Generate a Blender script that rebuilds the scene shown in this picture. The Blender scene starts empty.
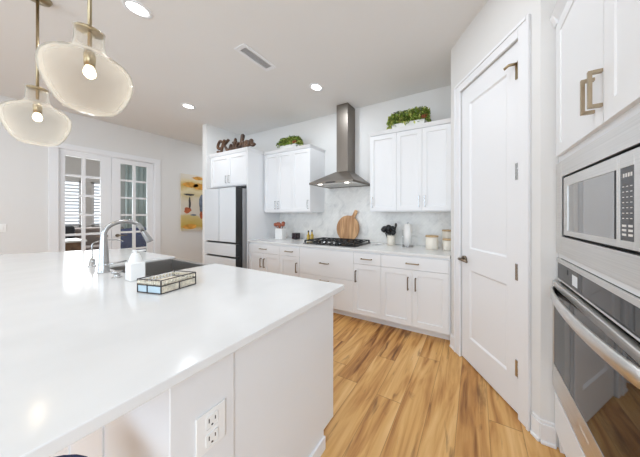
import bpy, bmesh, math, random
from mathutils import Vector, Matrix
PI = math.pi
random.seed(7)
S = bpy.context.scene
C = S.collection

# ------------------------------------------------------------ camera
TH = 0.43779                      # the camera looks 25 degrees left of the back wall's normal
cam = bpy.data.cameras.new('camera'); cam_o = bpy.data.objects.new('camera', cam); C.objects.link(cam_o)
cam.sensor_fit = 'HORIZONTAL'; cam.sensor_width = 36; cam.lens = 36*211.5/640
cam.shift_x = -(376-320)/640; cam.shift_y = -(228.5-215)/640
cam.clip_start = 0.02; cam.clip_end = 200
cam_o.location = (0, 0, 1.33); cam_o.rotation_euler = (PI/2, 0, TH)
S.camera = cam_o
# ------------------------------------------------------------ sky, light, exposure
S.view_settings.view_transform = 'Standard'; S.view_settings.look = 'None'
S.view_settings.gamma = 1; S.view_settings.exposure = -1.14
w = bpy.data.worlds.new('world'); S.world = w; w.use_nodes = True
bg = w.node_tree.nodes['Background']; bg.inputs[0].default_value = (0.86, 0.93, 1, 1); bg.inputs[1].default_value = 4.0
S.cycles.max_bounces = 14; S.cycles.diffuse_bounces = 8; S.cycles.glossy_bounces = 6
S.cycles.transparent_max_bounces = 16; S.cycles.sample_clamp_indirect = 6
def area(name, loc, rot, sx, sy, watts, col=(1, 1, 1)):
    l = bpy.data.lights.new(name, 'AREA'); l.shape = 'RECTANGLE'; l.size = sx; l.size_y = sy
    l.energy = watts; l.color = col
    o = bpy.data.objects.new(name, l); C.objects.link(o); o.location = loc; o.rotation_euler = rot
    return o
WIN = [(-4.55, 1.9), (-2.2, 1.9), (-0.25, 1.3)]       # windows in the wall behind the camera: centre x, width
for x, wd in WIN:
    area('window_daylight', (x, -3.42, 1.5), (PI/2, 0, 0), wd, 2.1, 52*wd/1.9, (0.68, 0.845, 1))
area('added_side_daylight', (1.04, -2.0, 1.4), (0, PI/2, 0), 2.1, 2.0, 150, (0.68, 0.845, 1))  # unseen side window light, added to brighten the island's end panel
area('office_window_daylight', (-9.3, 1.1, 1.65), (0, -PI/2, 0), 1.2, 2.4, 150, (0.95, 0.98, 1))

# ------------------------------------------------------------ materials
def nt(name):
    m = bpy.data.materials.new(name); m.use_nodes = True
    return m, m.node_tree.nodes, m.node_tree.links, m.node_tree.nodes['Principled BSDF']
def mat(name, col, rough=0.5, metal=0.0, spec=0.5, emit=0, ecol=None, bump=0, bscale=40, coat=0, sheen=0, var=0, vscale=3):
    m, N, L, p = nt(name)
    p.inputs['Base Color'].default_value = (*col, 1); p.inputs['Roughness'].default_value = rough
    p.inputs['Metallic'].default_value = metal; p.inputs['Specular IOR Level'].default_value = spec
    p.inputs['Coat Weight'].default_value = coat; p.inputs['Sheen Weight'].default_value = sheen
    if emit:
        p.inputs['Emission Color'].default_value = (*(ecol or col), 1); p.inputs['Emission Strength'].default_value = emit
    tc = N.new('ShaderNodeTexCoord')
    if bump:
        n = N.new('ShaderNodeTexNoise'); n.inputs['Scale'].default_value = bscale; n.inputs['Detail'].default_value = 4
        b = N.new('ShaderNodeBump'); b.inputs['Strength'].default_value = bump; b.inputs['Distance'].default_value = 0.01
        L.new(tc.outputs['Object'], n.inputs['Vector']); L.new(n.outputs[0], b.inputs['Height']); L.new(b.outputs[0], p.inputs['Normal'])
    if var:
        n = N.new('ShaderNodeTexNoise'); n.inputs['Scale'].default_value = vscale; n.inputs['Detail'].default_value = 3
        r = N.new('ShaderNodeValToRGB')
        r.color_ramp.elements[0].color = (*[c*(1-var) for c in col], 1); r.color_ramp.elements[1].color = (*[min(1, c*(1+var)) for c in col], 1)
        r.color_ramp.elements[0].position = .35; r.color_ramp.elements[1].position = .65
        L.new(tc.outputs['Object'], n.inputs['Vector']); L.new(n.outputs[0], r.inputs[0]); L.new(r.outputs[0], p.inputs['Base Color'])
    return m
M = {}
M['wall'] = mat('wall_paint', (.72, .715, .705), .75, bump=.05, bscale=250)
M['ceil'] = mat('ceiling_paint', (.76, .755, .745), .85, bump=.08, bscale=180)
M['trim'] = mat('trim_paint', (.79, .80, .82), .38)
M['cab'] = mat('cabinet_paint', (.79, .80, .815), .35)
M['gap'] = mat('gap_shadow', (.50, .50, .50), .8)
M['quartz'] = mat('white_quartz', (.745, .745, .74), .13, var=.02, vscale=5)
M['pull'] = mat('champagne_metal', (.42, .34, .24), .34, metal=1)
M['pull_dark'] = mat('bronze_metal', (.25, .20, .15), .35, metal=1)
M['brass'] = mat('aged_brass', (.40, .32, .20), .3, metal=1)
M['chrome'] = mat('brushed_nickel', (.50, .50, .50), .27, metal=1)
M['black'] = mat('black_enamel', (.012, .012, .013), .28)
M['iron'] = mat('cast_iron', (.015, .015, .016), .55)
M['blackgap'] = mat('black_plastic', (.008, .008, .008), .5)
M['glassdark'] = mat('dark_oven_glass', (.012, .012, .013), .03, spec=.5)
M['glassdark'].node_tree.nodes['Principled BSDF'].inputs['IOR'].default_value = 1.75
M['micglass'] = mat('grey_microwave_glass', (.42, .42, .42), .05, metal=.85)
M['keypad'] = mat('keypad_glass', (.07, .07, .075), .15)
M['micglass'].node_tree.nodes['Principled BSDF'].inputs['IOR'].default_value = 2.15
M['fridge'] = mat('white_glass_panel', (.66, .69, .72), .12, coat=.5)
M['fridgeside'] = mat('grey_fridge_side', (.36, .36, .37), .4, metal=.6)
M['navy'] = mat('navy_fabric', (.012, .03, .12), .8, bump=.2, bscale=300)
M['royal'] = mat('royal_blue_fabric', (.004, .010, .14), .75, bump=.2, bscale=200)
M['taupe'] = mat('taupe_fabric', (.33, .28, .26), .9, bump=.2, bscale=200)
M['charcoal'] = mat('charcoal_fabric', (.06, .065, .075), .9)
M['teal'] = mat('blue_grey_fabric', (.50, .58, .58), .9, var=.15, vscale=2)
M['plastic'] = mat('white_plastic', (.86, .86, .85), .3)
M['slot'] = mat('dark_slot', (.03, .03, .03), .6)
M['paper'] = mat('white_paper', (.86, .85, .83), .95, bump=.1)
M['ceramic'] = mat('white_ceramic', (.84, .84, .83), .2)
M['cream'] = mat('cream_ceramic', (.78, .73, .64), .35)
M['redwood'] = mat('reddish_wood', (.33, .09, .045), .5, var=.4, vscale=40)
M['bulb'] = mat('bulb_glow', (1, .83, .55), .3, emit=12, ecol=(1, .80, .50))
M['lens'] = mat('lamp_lens', (1, 1, 1), .3, emit=14, ecol=(1, .98, .94))
M['hoodlens'] = mat('hood_lamp_lens', (1, 1, 1), .3, emit=9, ecol=(1, .96, .88))
M['copper'] = mat('rust_brown', (.26, .07, .02), .6, var=.5, vscale=50)
M['leaf2'] = mat('yellow_green_leaf', (.46, .50, .12), .6, var=.5, vscale=30)
M['leaf'] = mat('green_leaf', (.14, .22, .03), .6, var=.6, vscale=25)
M['doorstain'] = mat('desk_wood', (.20, .12, .07), .5, var=.3, vscale=9)
M['oil'] = mat('golden_oil', (.45, .30, .03), .1, coat=.5)
M['bluetile'] = mat('pale_blue_glass', (.48, .62, .70), .08, spec=.8)
M['shell'] = mat('cream_weave', (.72, .66, .54), .6, bump=.6, bscale=160, var=.2, vscale=60)
M['letter'] = mat('grey_print', (.72, .70, .68), .5)
M['label'] = mat('light_sticker', (.75, .78, .80), .5)

def steel(name, base, rough, axis, amt=.12):
    m, N, L, p = nt(name)
    p.inputs['Metallic'].default_value = 1; p.inputs['Roughness'].default_value = rough
    tc = N.new('ShaderNodeTexCoord'); mp = N.new('ShaderNodeMapping'); n = N.new('ShaderNodeTexNoise')
    sc = [260, 260, 260]; sc[axis] = 3
    mp.inputs['Scale'].default_value = sc; n.inputs['Scale'].default_value = 1; n.inputs['Detail'].default_value = 2
    r = N.new('ShaderNodeValToRGB')
    r.color_ramp.elements[0].color = (*[c*(1-amt) for c in base], 1); r.color_ramp.elements[1].color = (*[min(1, c*(1+amt)) for c in base], 1)
    L.new(tc.outputs['Object'], mp.inputs[0]); L.new(mp.outputs[0], n.inputs['Vector']); L.new(n.outputs[0], r.inputs[0]); L.new(r.outputs[0], p.inputs['Base Color'])
    return m
M['steel'] = steel('stainless_steel', (.74, .73, .715), .36, 1)
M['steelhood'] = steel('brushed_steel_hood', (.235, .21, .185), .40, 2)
M['sink'] = steel('sink_steel', (.42, .405, .39), .40, 0)

def thin_glass(name, tint, edge, haze, hazecol=(.95, .93, .88), rough=.02):
    m, N, L, p = nt(name); N.remove(p)
    out = [x for x in N if x.type == 'OUTPUT_MATERIAL'][0]
    tr = N.new('ShaderNodeBsdfTransparent'); tr.inputs[0].default_value = (*tint, 1)
    gl = N.new('ShaderNodeBsdfGlossy'); gl.inputs['Roughness'].default_value = rough
    df = N.new('ShaderNodeBsdfDiffuse'); df.inputs[0].default_value = (*hazecol, 1)
    tl = N.new('ShaderNodeBsdfTranslucent'); tl.inputs[0].default_value = (*hazecol, 1)
    add = N.new('ShaderNodeMixShader'); add.inputs[0].default_value = .5
    L.new(df.outputs[0], add.inputs[1]); L.new(tl.outputs[0], add.inputs[2])
    lw = N.new('ShaderNodeLayerWeight'); lw.inputs[0].default_value = edge
    m1 = N.new('ShaderNodeMixShader'); m2 = N.new('ShaderNodeMixShader')
    fr = N.new('ShaderNodeLayerWeight'); fr.inputs[0].default_value = .04
    L.new(tr.outputs[0], m1.inputs[1]); L.new(add.outputs[0], m1.inputs[2])
    mx = N.new('ShaderNodeMath'); mx.operation = 'MULTIPLY_ADD'; mx.inputs[1].default_value = haze[1]; mx.inputs[2].default_value = haze[0]; mx.use_clamp = True
    L.new(lw.outputs['Facing'], mx.inputs[0]); L.new(mx.outputs[0], m1.inputs[0])
    L.new(fr.outputs['Fresnel'], m2.inputs[0]); L.new(m1.outputs[0], m2.inputs[1]); L.new(gl.outputs[0], m2.inputs[2])
    L.new(m2.outputs[0], out.inputs[0])
    return m
M['shade'] = thin_glass('seeded_shade_glass', (.97, .955, .92), .22, (.03, .85), (.90, .88, .82), .04)
M['pane'] = thin_glass('window_pane_glass', (.96, .97, .97), .1, (.0, .1))
M['frost'] = thin_glass('tinted_pane_glass', (.92, .95, .95), .1, (.07, .1), (.62, .70, .70))
M['clear'] = thin_glass('clear_glass', (.90, .94, .95), .2, (.06, .5))

def floor_mat():
    m, N, L, p = nt('oak_plank_floor')
    tc = N.new('ShaderNodeTexCoord'); sx = N.new('ShaderNodeSeparateXYZ'); L.new(tc.outputs['Object'], sx.inputs[0])
    def math_(op, a, b=None, c=None):
        n = N.new('ShaderNodeMath'); n.operation = op
        for i, v in enumerate((a, b, c)):
            if v is None: continue
            if isinstance(v, (int, float)): n.inputs[i].default_value = v
            else: L.new(v, n.inputs[i])
        return n.outputs[0]
    W_, LEN = .185, 1.45
    xs = math_('DIVIDE', sx.outputs[0], W_); xi = math_('FLOOR', xs)
    wn = N.new('ShaderNodeTexWhiteNoise'); wn.noise_dimensions = '1D'; L.new(xi, wn.inputs['W'])
    ys = math_('ADD', math_('DIVIDE', sx.outputs[1], LEN), math_('MULTIPLY', wn.outputs['Value'], 5.3)); yi = math_('FLOOR', ys)
    cb = N.new('ShaderNodeCombineXYZ'); L.new(xi, cb.inputs[0]); L.new(yi, cb.inputs[1])
    w2 = N.new('ShaderNodeTexWhiteNoise'); w2.noise_dimensions = '3D'; L.new(cb.outputs[0], w2.inputs['Vector'])
    # grain coordinates, offset for every plank
    off = N.new('ShaderNodeVectorMath'); off.operation = 'MULTIPLY_ADD'; off.inputs[1].default_value = (9, 9, 9)
    L.new(w2.outputs['Color'], off.inputs[0]); L.new(tc.outputs['Object'], off.inputs[2])
    mp = N.new('ShaderNodeMapping'); mp.inputs['Scale'].default_value = (9, 1.1, 1); L.new(off.outputs[0], mp.inputs[0])
    n1 = N.new('ShaderNodeTexNoise'); n1.inputs['Scale'].default_value = 1.3; n1.inputs['Detail'].default_value = 5; n1.inputs['Distortion'].default_value = 1.1
    L.new(mp.outputs[0], n1.inputs['Vector'])
    mp2 = N.new('ShaderNodeMapping'); mp2.inputs['Scale'].default_value = (70, 4, 1); L.new(off.outputs[0], mp2.inputs[0])
    n2 = N.new('ShaderNodeTexNoise'); n2.inputs['Scale'].default_value = 1; n2.inputs['Detail'].default_value = 3; L.new(mp2.outputs[0], n2.inputs['Vector'])
    r1 = N.new('ShaderNodeValToRGB'); e = r1.color_ramp.elements
    e[0].position = .30; e[0].color = (.20, .07, .015, 1); e[1].position = .75; e[1].color = (.78, .49, .21, 1)
    k = e.new(.45); k.color = (.50, .24, .07, 1); k = e.new(.58); k.color = (.66, .37, .125, 1)
    mix = math_('ADD', math_('MULTIPLY', n1.outputs[0], .95), math_('MULTIPLY', w2.outputs['Value'], .16))
    mix = math_('ADD', mix, math_('MULTIPLY', n2.outputs[0], .16)); mix = math_('ADD', mix, -.10)
    L.new(mix, r1.inputs[0])
    # dark knots / cracks
    mp3 = N.new('ShaderNodeMapping'); mp3.inputs['Scale'].default_value = (16, 3.2, 1); L.new(off.outputs[0], mp3.inputs[0])
    n3 = N.new('ShaderNodeTexNoise'); n3.inputs['Scale'].default_value = 1; n3.inputs['Detail'].default_value = 6; n3.inputs['Distortion'].default_value = .6; L.new(mp3.outputs[0], n3.inputs['Vector'])
    r3 = N.new('ShaderNodeValToRGB'); r3.color_ramp.elements[0].position = .60; r3.color_ramp.elements[0].color = (0, 0, 0, 1); r3.color_ramp.elements[1].position = .72; r3.color_ramp.elements[1].color = (.75, .75, .75, 1)
    L.new(n3.outputs[0], r3.inputs[0])
    # seams
    fx = math_('FRACT', xs); fy = math_('FRACT', ys)
    sxm = math_('LESS_THAN', math_('MINIMUM', fx, math_('SUBTRACT', 1, fx)), .009)
    sym = math_('LESS_THAN', math_('MINIMUM', fy, math_('SUBTRACT', 1, fy)), .0014)
    seam = math_('MAXIMUM', sxm, sym)
    dark = math_('MAXIMUM', math_('MULTIPLY', seam, .55), r3.outputs[0])
    mc = N.new('ShaderNodeMix'); mc.data_type = 'RGBA'; mc.inputs[7].default_value = (.14, .055, .018, 1)
    L.new(dark, mc.inputs[0]); L.new(r1.outputs[0], mc.inputs[6]); L.new(mc.outputs[2], p.inputs['Base Color'])
    p.inputs['Roughness'].default_value = .42
    b = N.new('ShaderNodeBump'); b.inputs['Strength'].default_value = .15; b.inputs['Distance'].default_value = .003
    L.new(n2.outputs[0], b.inputs['Height']); L.new(b.outputs[0], p.inputs['Normal'])
    return m
M['floor'] = floor_mat()

def marble_mat():
    m, N, L, p = nt('marble_mosaic_tile')
    tc = N.new('ShaderNodeTexCoord'); mp = N.new('ShaderNodeMapping'); mp.inputs['Rotation'].default_value = (PI/2, 0, 0)
    L.new(tc.outputs['Object'], mp.inputs[0])
    n = N.new('ShaderNodeTexNoise'); n.inputs['Scale'].default_value = 4.5; n.inputs['Detail'].default_value = 7; n.inputs['Distortion'].default_value = 1.4
    L.new(mp.outputs[0], n.inputs['Vector'])
    r = N.new('ShaderNodeValToRGB'); e = r.color_ramp.elements
    e[0].position = .30; e[0].color = (.66, .66, .645, 1); e[1].position = .60; e[1].color = (.84, .835, .81, 1)
    k = e.new(.46); k.color = (.80, .795, .775, 1)
    L.new(n.outputs[0], r.inputs[0])
    bt = N.new('ShaderNodeTexBrick'); bt.inputs['Scale'].default_value = 1; bt.inputs['Brick Width'].default_value = .075; bt.inputs['Row Height'].default_value = .0375
    bt.inputs['Mortar Size'].default_value = .0012; bt.inputs['Color1'].default_value = (1, 1, 1, 1); bt.inputs['Color2'].default_value = (.95, .95, .945, 1); bt.inputs['Mortar'].default_value = (.90, .90, .89, 1)
    mp2 = N.new('ShaderNodeMapping'); mp2.inputs['Rotation'].default_value = (0, 0, PI/4); L.new(mp.outputs[0], mp2.inputs[0]); L.new(mp2.outputs[0], bt.inputs['Vector'])
    mx = N.new('ShaderNodeMix'); mx.data_type = 'RGBA'; mx.blend_type = 'MULTIPLY'; mx.inputs[0].default_value = 1
    L.new(r.outputs[0], mx.inputs[6]); L.new(bt.outputs[0], mx.inputs[7])
    # scattered grey tiles
    vo = N.new('ShaderNodeTexVoronoi'); vo.inputs['Scale'].default_value = 6.5; vo.inputs['Randomness'].default_value = .35; vo.distance = 'MANHATTAN'
    L.new(mp.outputs[0], vo.inputs['Vector'])
    lt = N.new('ShaderNodeMath'); lt.operation = 'LESS_THAN'; lt.inputs[1].default_value = .085; L.new(vo.outputs['Distance'], lt.inputs[0])
    ml = N.new('ShaderNodeMath'); ml.operation = 'MULTIPLY'; ml.inputs[1].default_value = .55; L.new(lt.outputs[0], ml.inputs[0])
    m2 = N.new('ShaderNodeMix'); m2.data_type = 'RGBA'; m2.inputs[7].default_value = (.38, .41, .43, 1)
    L.new(ml.outputs[0], m2.inputs[0]); L.new(mx.outputs[2], m2.inputs[6]); L.new(m2.outputs[2], p.inputs['Base Color'])
    p.inputs['Roughness'].default_value = .22
    return m
M['marble'] = marble_mat()

def wood_mat(name, c1, c2, scale=(30, 3, 3), rough=.5):
    m, N, L, p = nt(name)
    tc = N.new('ShaderNodeTexCoord'); mp = N.new('ShaderNodeMapping'); mp.inputs['Scale'].default_value = scale; L.new(tc.outputs['Object'], mp.inputs[0])
    n = N.new('ShaderNodeTexNoise'); n.inputs['Scale'].default_value = 1; n.inputs['Detail'].default_value = 5; n.inputs['Distortion'].default_value = .8; L.new(mp.outputs[0], n.inputs['Vector'])
    r = N.new('ShaderNodeValToRGB'); r.color_ramp.elements[0].position = .35; r.color_ramp.elements[0].color = (*c1, 1); r.color_ramp.elements[1].position = .65; r.color_ramp.elements[1].color = (*c2, 1)
    L.new(n.outputs[0], r.inputs[0]); L.new(r.outputs[0], p.inputs['Base Color']); p.inputs['Roughness'].default_value = rough
    return m
M['board'] = wood_mat('acacia_wood', (.36, .17, .07), (.66, .40, .20), (26, 10, 3))
M['lid'] = wood_mat('light_wood', (.50, .34, .18), (.66, .47, .27), (20, 20, 20))
M['signwood'] = wood_mat('sign_wood', (.022, .009, .004), (.13, .06, .025), (5, 5, 5), .5)
M['legwood'] = wood_mat('walnut_leg', (.09, .05, .03), (.16, .09, .05), (20, 20, 4))

def art_mat():
    m, N, L, p = nt('abstract_canvas')
    tc = N.new('ShaderNodeTexCoord'); sx = N.new('ShaderNodeSeparateXYZ'); L.new(tc.outputs['Object'], sx.inputs[0])
    n = N.new('ShaderNodeTexNoise'); n.inputs['Scale'].default_value = 3; n.inputs['Detail'].default_value = 4; L.new(tc.outputs['Object'], n.inputs['Vector'])
    ad = N.new('ShaderNodeMath'); ad.operation = 'MULTIPLY_ADD'; ad.inputs[1].default_value = .35; L.new(n.outputs[0], ad.inputs[0]); L.new(sx.outputs[2], ad.inputs[2])
    mr = N.new('ShaderNodeMapRange'); mr.inputs[1].default_value = -.48; mr.inputs[2].default_value = .82; L.new(ad.outputs[0], mr.inputs[0])
    r = N.new('ShaderNodeValToRGB'); e = r.color_ramp.elements
    e[0].position = 0; e[0].color = (.62, .58, .50, 1); e[1].position = 1; e[1].color = (.72, .66, .56, 1)
    for q, c in [(.10, (.52, .36, .07)), (.24, (.60, .48, .22)), (.29, (.66, .60, .52)), (.45, (.64, .58, .48)), (.56, (.67, .60, .48)), (.63, (.60, .50, .28)), (.70, (.72, .62, .40)), (.78, (.55, .36, .08)), (.86, (.70, .58, .34)), (.93, (.68, .62, .52))]:
        k = e.new(q); k.color = (*c, 1)
    L.new(mr.outputs[0], r.inputs[0]); L.new(r.outputs[0], p.inputs['Base Color']); p.inputs['Roughness'].default_value = .7
    return m
M['art'] = art_mat()
M['paint_ochre'] = mat('ochre_paint', (.62, .30, .05), .7, var=.3, vscale=9)
M['paint_red'] = mat('brick_red_paint', (.50, .13, .05), .7, var=.3, vscale=12)
M['paint_dark'] = mat('dark_paint', (.06, .05, .05), .7)
M['paint_slate'] = mat('slate_paint', (.16, .19, .24), .7, var=.3, vscale=9)

# ------------------------------------------------------------ geometry helpers
class MB:
    def __init__(s): s.bm = bmesh.new()
    def hexa(s, pts, bev=0, seg=1):
        """pts: 8 corners, bottom ring 0-3, top ring 4-7"""
        b = bmesh.new(); v = [b.verts.new(p) for p in pts]
        for f in ((0, 3, 2, 1), (4, 5, 6, 7), (0, 1, 5, 4), (1, 2, 6, 5), (2, 3, 7, 6), (3, 0, 4, 7)): b.faces.new([v[i] for i in f])
        bmesh.ops.recalc_face_normals(b, faces=b.faces)
        if bev: bmesh.ops.bevel(b, geom=b.edges[:], offset=bev, segments=seg, affect='EDGES', profile=.5)
        s.merge(b); return s
    def merge(s, b):
        me = bpy.data.meshes.new('tmp'); b.to_mesh(me); b.free(); s.bm.from_mesh(me); bpy.data.meshes.remove(me)
    def box(s, a, c, bev=0, seg=1):
        x0, y0, z0 = [min(a[i], c[i]) for i in range(3)]; x1, y1, z1 = [max(a[i], c[i]) for i in range(3)]
        return s.hexa([(x0, y0, z0), (x1, y0, z0), (x1, y1, z0), (x0, y1, z0), (x0, y0, z1), (x1, y0, z1), (x1, y1, z1), (x0, y1, z1)], bev, seg)
    def prism(s, poly, z0, z1, bev=0):
        b = bmesh.new(); lo = [b.verts.new((x, y, z0)) for x, y in poly]; hi = [b.verts.new((x, y, z1)) for x, y in poly]; n = len(poly)
        b.faces.new(lo[::-1]); b.faces.new(hi)
        for i in range(n): b.faces.new([lo[i], lo[(i+1) % n], hi[(i+1) % n], hi[i]])
        bmesh.ops.recalc_face_normals(b, faces=b.faces)
        if bev: bmesh.ops.bevel(b, geom=b.edges[:], offset=bev, segments=2, affect='EDGES', profile=.5)
        s.merge(b); return s
    def lathe(s, prof, c, seg=32, cap=True, axis=None):
        """prof: (r, h) pairs upward from c; axis: direction"""
        b = bmesh.new(); rings = []
        R = Vector((0, 0, 1)).rotation_difference(Vector(axis)).to_matrix() if axis else Matrix.Identity(3)
        for r, h in prof:
            if r < 1e-5: rings.append([b.verts.new(Vector(c) + R @ Vector((0, 0, h)))])
            else: rings.append([b.verts.new(Vector(c) + R @ Vector((r*math.cos(2*PI*k/seg), r*math.sin(2*PI*k/seg), h))) for k in range(seg)])
        for A, B in zip(rings, rings[1:]):
            for k in range(seg):
                a0, a1 = A[k % len(A)], A[(k+1) % len(A)]; b0, b1 = B[k % len(B)], B[(k+1) % len(B)]
                vs = []
                for q in (a0, a1, b1, b0):
                    if q not in vs: vs.append(q)
                if len(vs) > 2:
                    f = b.faces.new(vs); f.smooth = True
        if cap:
            for R_ in (rings[0], rings[-1]):
                if len(R_) > 2: b.faces.new(R_)
        bmesh.ops.recalc_face_normals(b, faces=b.faces)
        s.merge(b); return s
    def cyl(s, p, q, r, seg=20, r2=None):
        p, q = Vector(p), Vector(q); d = q-p
        return s.lathe([(r, 0), (r2 if r2 is not None else r, d.length)], p, seg, True, d)
    def tube(s, pts, r, seg=10, flat=None):
        """tube along a polyline; r number or list; flat = (thickness axis vector, scale)"""
        b = bmesh.new(); pts = [Vector(p) for p in pts]; n = len(pts); rings = []
        up = None
        for i, p in enumerate(pts):
            t = (pts[min(i+1, n-1)] - pts[max(i-1, 0)]).normalized()
            if up is None:
                up = Vector((0, 0, 1)) if abs(t.z) < .9 else Vector((1, 0, 0))
            u = (up - t*up.dot(t)).normalized(); up = u; v = t.cross(u)
            rr = r[i] if isinstance(r, (list, tuple)) else r
            rings.append([b.verts.new(p + (u*math.cos(2*PI*k/seg) + v*math.sin(2*PI*k/seg))*rr) for k in range(seg)])
        for A, B in zip(rings, rings[1:]):
            for k in range(seg):
                f = b.faces.new([A[k], A[(k+1) % seg], B[(k+1) % seg], B[k]]); f.smooth = seg > 5
        b.faces.new(rings[0][::-1]); b.faces.new(rings[-1])
        bmesh.ops.recalc_face_normals(b, faces=b.faces)
        s.merge(b); return s
    def build(s, name, m, parent=None, origin=None):
        me = bpy.data.meshes.new(name); s.bm.to_mesh(me); s.bm.free()
        vs = [v.co for v in me.vertices]
        lo = Vector([min(v[i] for v in vs) for i in range(3)]); hi = Vector([max(v[i] for v in vs) for i in range(3)])
        o = bpy.data.objects.new(name, me); C.objects.link(o)
        org = Vector(origin) if origin else Vector(((lo.x+hi.x)/2, (lo.y+hi.y)/2, lo.z))
        me.transform(Matrix.Translation(-org)); me.materials.append(m)
        o['_w'] = list(org)
        if parent is not None:
            o.parent = parent; o.location = org - Vector(parent['_w'])
        else: o.location = org
        return o
def tag(o, label=None, cat=None, group=None, kind=None):
    if label: o['label'] = label
    if cat: o['category'] = cat
    if group: o['group'] = group
    if kind: o['kind'] = kind
    return o
def thing(name, loc, label, cat, group=None):
    o = bpy.data.objects.new(name, None); C.objects.link(o); o.location = loc; o['_w'] = list(loc); o.empty_display_size = .1
    return tag(o, label, cat, group)
def struct(name, mb, m): return tag(mb.build(name, m), kind='structure')
def copy_thing(o, loc, label=None):
    r = o.copy(); C.objects.link(r); r.location = loc; r['_w'] = list(loc)
    if label: r['label'] = label
    for ch in o.children:
        c = ch.copy(); C.objects.link(c); c.parent = r
        for g in ch.children:
            d = g.copy(); C.objects.link(d); d.parent = c
    return r
class Fr:
    """a face frame: origin, u along the face, n outward; P(u, n, z)"""
    def __init__(s, o, u, n): s.o = Vector((o[0], o[1], 0)); s.u = Vector((u[0], u[1], 0)).normalized(); s.n = Vector((n[0], n[1], 0)).normalized()
    def P(s, u, n, z): return tuple(s.o + s.u*u + s.n*n + Vector((0, 0, z)))
    def box(s, mb, u0, u1, n0, n1, z0, z1, bev=0, seg=1):
        P = s.P
        return mb.hexa([P(u0, n0, z0), P(u1, n0, z0), P(u1, n1, z0), P(u0, n1, z0), P(u0, n0, z1), P(u1, n0, z1), P(u1, n1, z1), P(u0, n1, z1)], bev, seg)
    def paneled(s, mb, u0, u1, z0, z1, n0, n1, panels, depth=.008, slope=.006):
        """slab n0..n1 with rectangular sunken panels [(u0,u1,z0,z1)] on the outer face, stacked or side by side in a grid"""
        us = sorted({u0, u1, *[q for p in panels for q in p[:2]]}); zs = sorted({z0, z1, *[q for p in panels for q in p[2:]]})
        b = bmesh.new(); V = {}
        def v(u, n, z):
            k = (round(u, 5), round(n, 5), round(z, 5))
            if k not in V: V[k] = b.verts.new(s.P(u, n, z))
            return V[k]
        for i in range(len(us)-1):
            for j in range(len(zs)-1):
                a, c, d, e = us[i], us[i+1], zs[j], zs[j+1]
                pan = [p for p in panels if a >= p[0]-1e-6 and c <= p[1]+1e-6 and d >= p[2]-1e-6 and e <= p[3]+1e-6]
                if not pan: b.faces.new([v(a, n1, d), v(c, n1, d), v(c, n1, e), v(a, n1, e)])
                elif abs(a-pan[0][0]) < 1e-6 and abs(d-pan[0][2]) < 1e-6:
                    a, c, d, e = pan[0]; m_ = n1-depth; g = slope
                    O = [v(a, n1, d), v(c, n1, d), v(c, n1, e), v(a, n1, e)]; I = [v(a+g, m_, d+g), v(c-g, m_, d+g), v(c-g, m_, e-g), v(a+g, m_, e-g)]
                    for k in range(4): b.faces.new([O[k], O[(k+1) % 4], I[(k+1) % 4], I[k]])
                    b.faces.new(I)
        for (a, c) in zip(us, us[1:]):
            for z in (z0, z1): b.faces.new([v(a, n1, z), v(c, n1, z), v(c, n0, z), v(a, n0, z)])
            for (d, e) in zip(zs, zs[1:]): b.faces.new([v(a, n0, d), v(c, n0, d), v(c, n0, e), v(a, n0, e)])
        for (d, e) in zip(zs, zs[1:]):
            for u in (u0, u1): b.faces.new([v(u, n1, d), v(u, n1, e), v(u, n0, e), v(u, n0, d)])
        bmesh.ops.recalc_face_normals(b, faces=b.faces)
        mb.merge(b); return mb

# handles: a square bar on two posts
def pull(fr, parent, u, z, length, vertical, n0, m, out=.032, t=.011, name='handle'):
    mb = MB(); h = length/2
    if vertical:
        fr.box(mb, u-t/2, u+t/2, n0+out-t, n0+out, z-h, z+h, .001)
        for q in (z-h, z+h-t): fr.box(mb, u-t/2, u+t/2, n0, n0+out-t, q, q+t)
    else:
        fr.box(mb, u-h, u+h, n0+out-t, n0+out, z-t/2, z+t/2, .001)
        for q in (u-h, u+h-t): fr.box(mb, q, q+t, n0, n0+out-t, z-t/2, z+t/2)
    return mb.build(name, m, parent)
def shaker(fr, parent, u0, u1, z0, z1, n0=0, th=.02, rail=.06, m=None, name='door', depth=.009, slope=.004):
    mb = MB(); g = .0015
    fr.paneled(mb, u0+g, u1-g, z0+g, z1-g, n0, n0+th, [(u0+rail, u1-rail, z0+rail, z1-rail)], depth, slope)
    return mb.build(name, m or M['cab'], parent)
def slab(fr, parent, u0, u1, z0, z1, n0=0, th=.02, name='drawer'):
    mb = MB(); g = .0015
    fr.box(mb, u0+g, u1-g, n0, n0+th, z0+g, z1-g, .002)
    return mb.build(name, M['cab'], parent)

ZC = 3.01; YB = 2.887; XL = -6.02
# ============================================================ THE SETTING
mb = MB(); mb.box((-9.6, -3.7, -.08), (1.25, 4.8, 0)); struct('floor', mb, M['floor'])
mb = MB(); mb.box((-9.6, -3.7, ZC), (1.25, 4.8, ZC+.1)); struct('ceiling', mb, M['ceil'])
mb = MB(); mb.box((-4.47, YB, 0), (1.25, YB+.12, ZC)); struct('wall_back', mb, M['wall'])
mb = MB(); mb.box((-4.60, 2.20, 0), (-4.47, 4.6, ZC)); struct('wall_partition', mb, M['wall'])
mb = MB(); mb.box((-9.6, 4.6, 0), (-4.47, 4.72, ZC)); struct('wall_hall', mb, M['wall'])
# left wall with the french door opening
DY0, DY1, DZ = .905, 2.03, 2.405
mb = MB(); mb.box((XL-.12, -3.5, 0), (XL, DY0, ZC)); mb.box((XL-.12, DY1, 0), (XL, 4.6, ZC)); mb.box((XL-.12, DY0, DZ), (XL, DY1, ZC))
struct('wall_left', mb, M['wall'])
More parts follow.
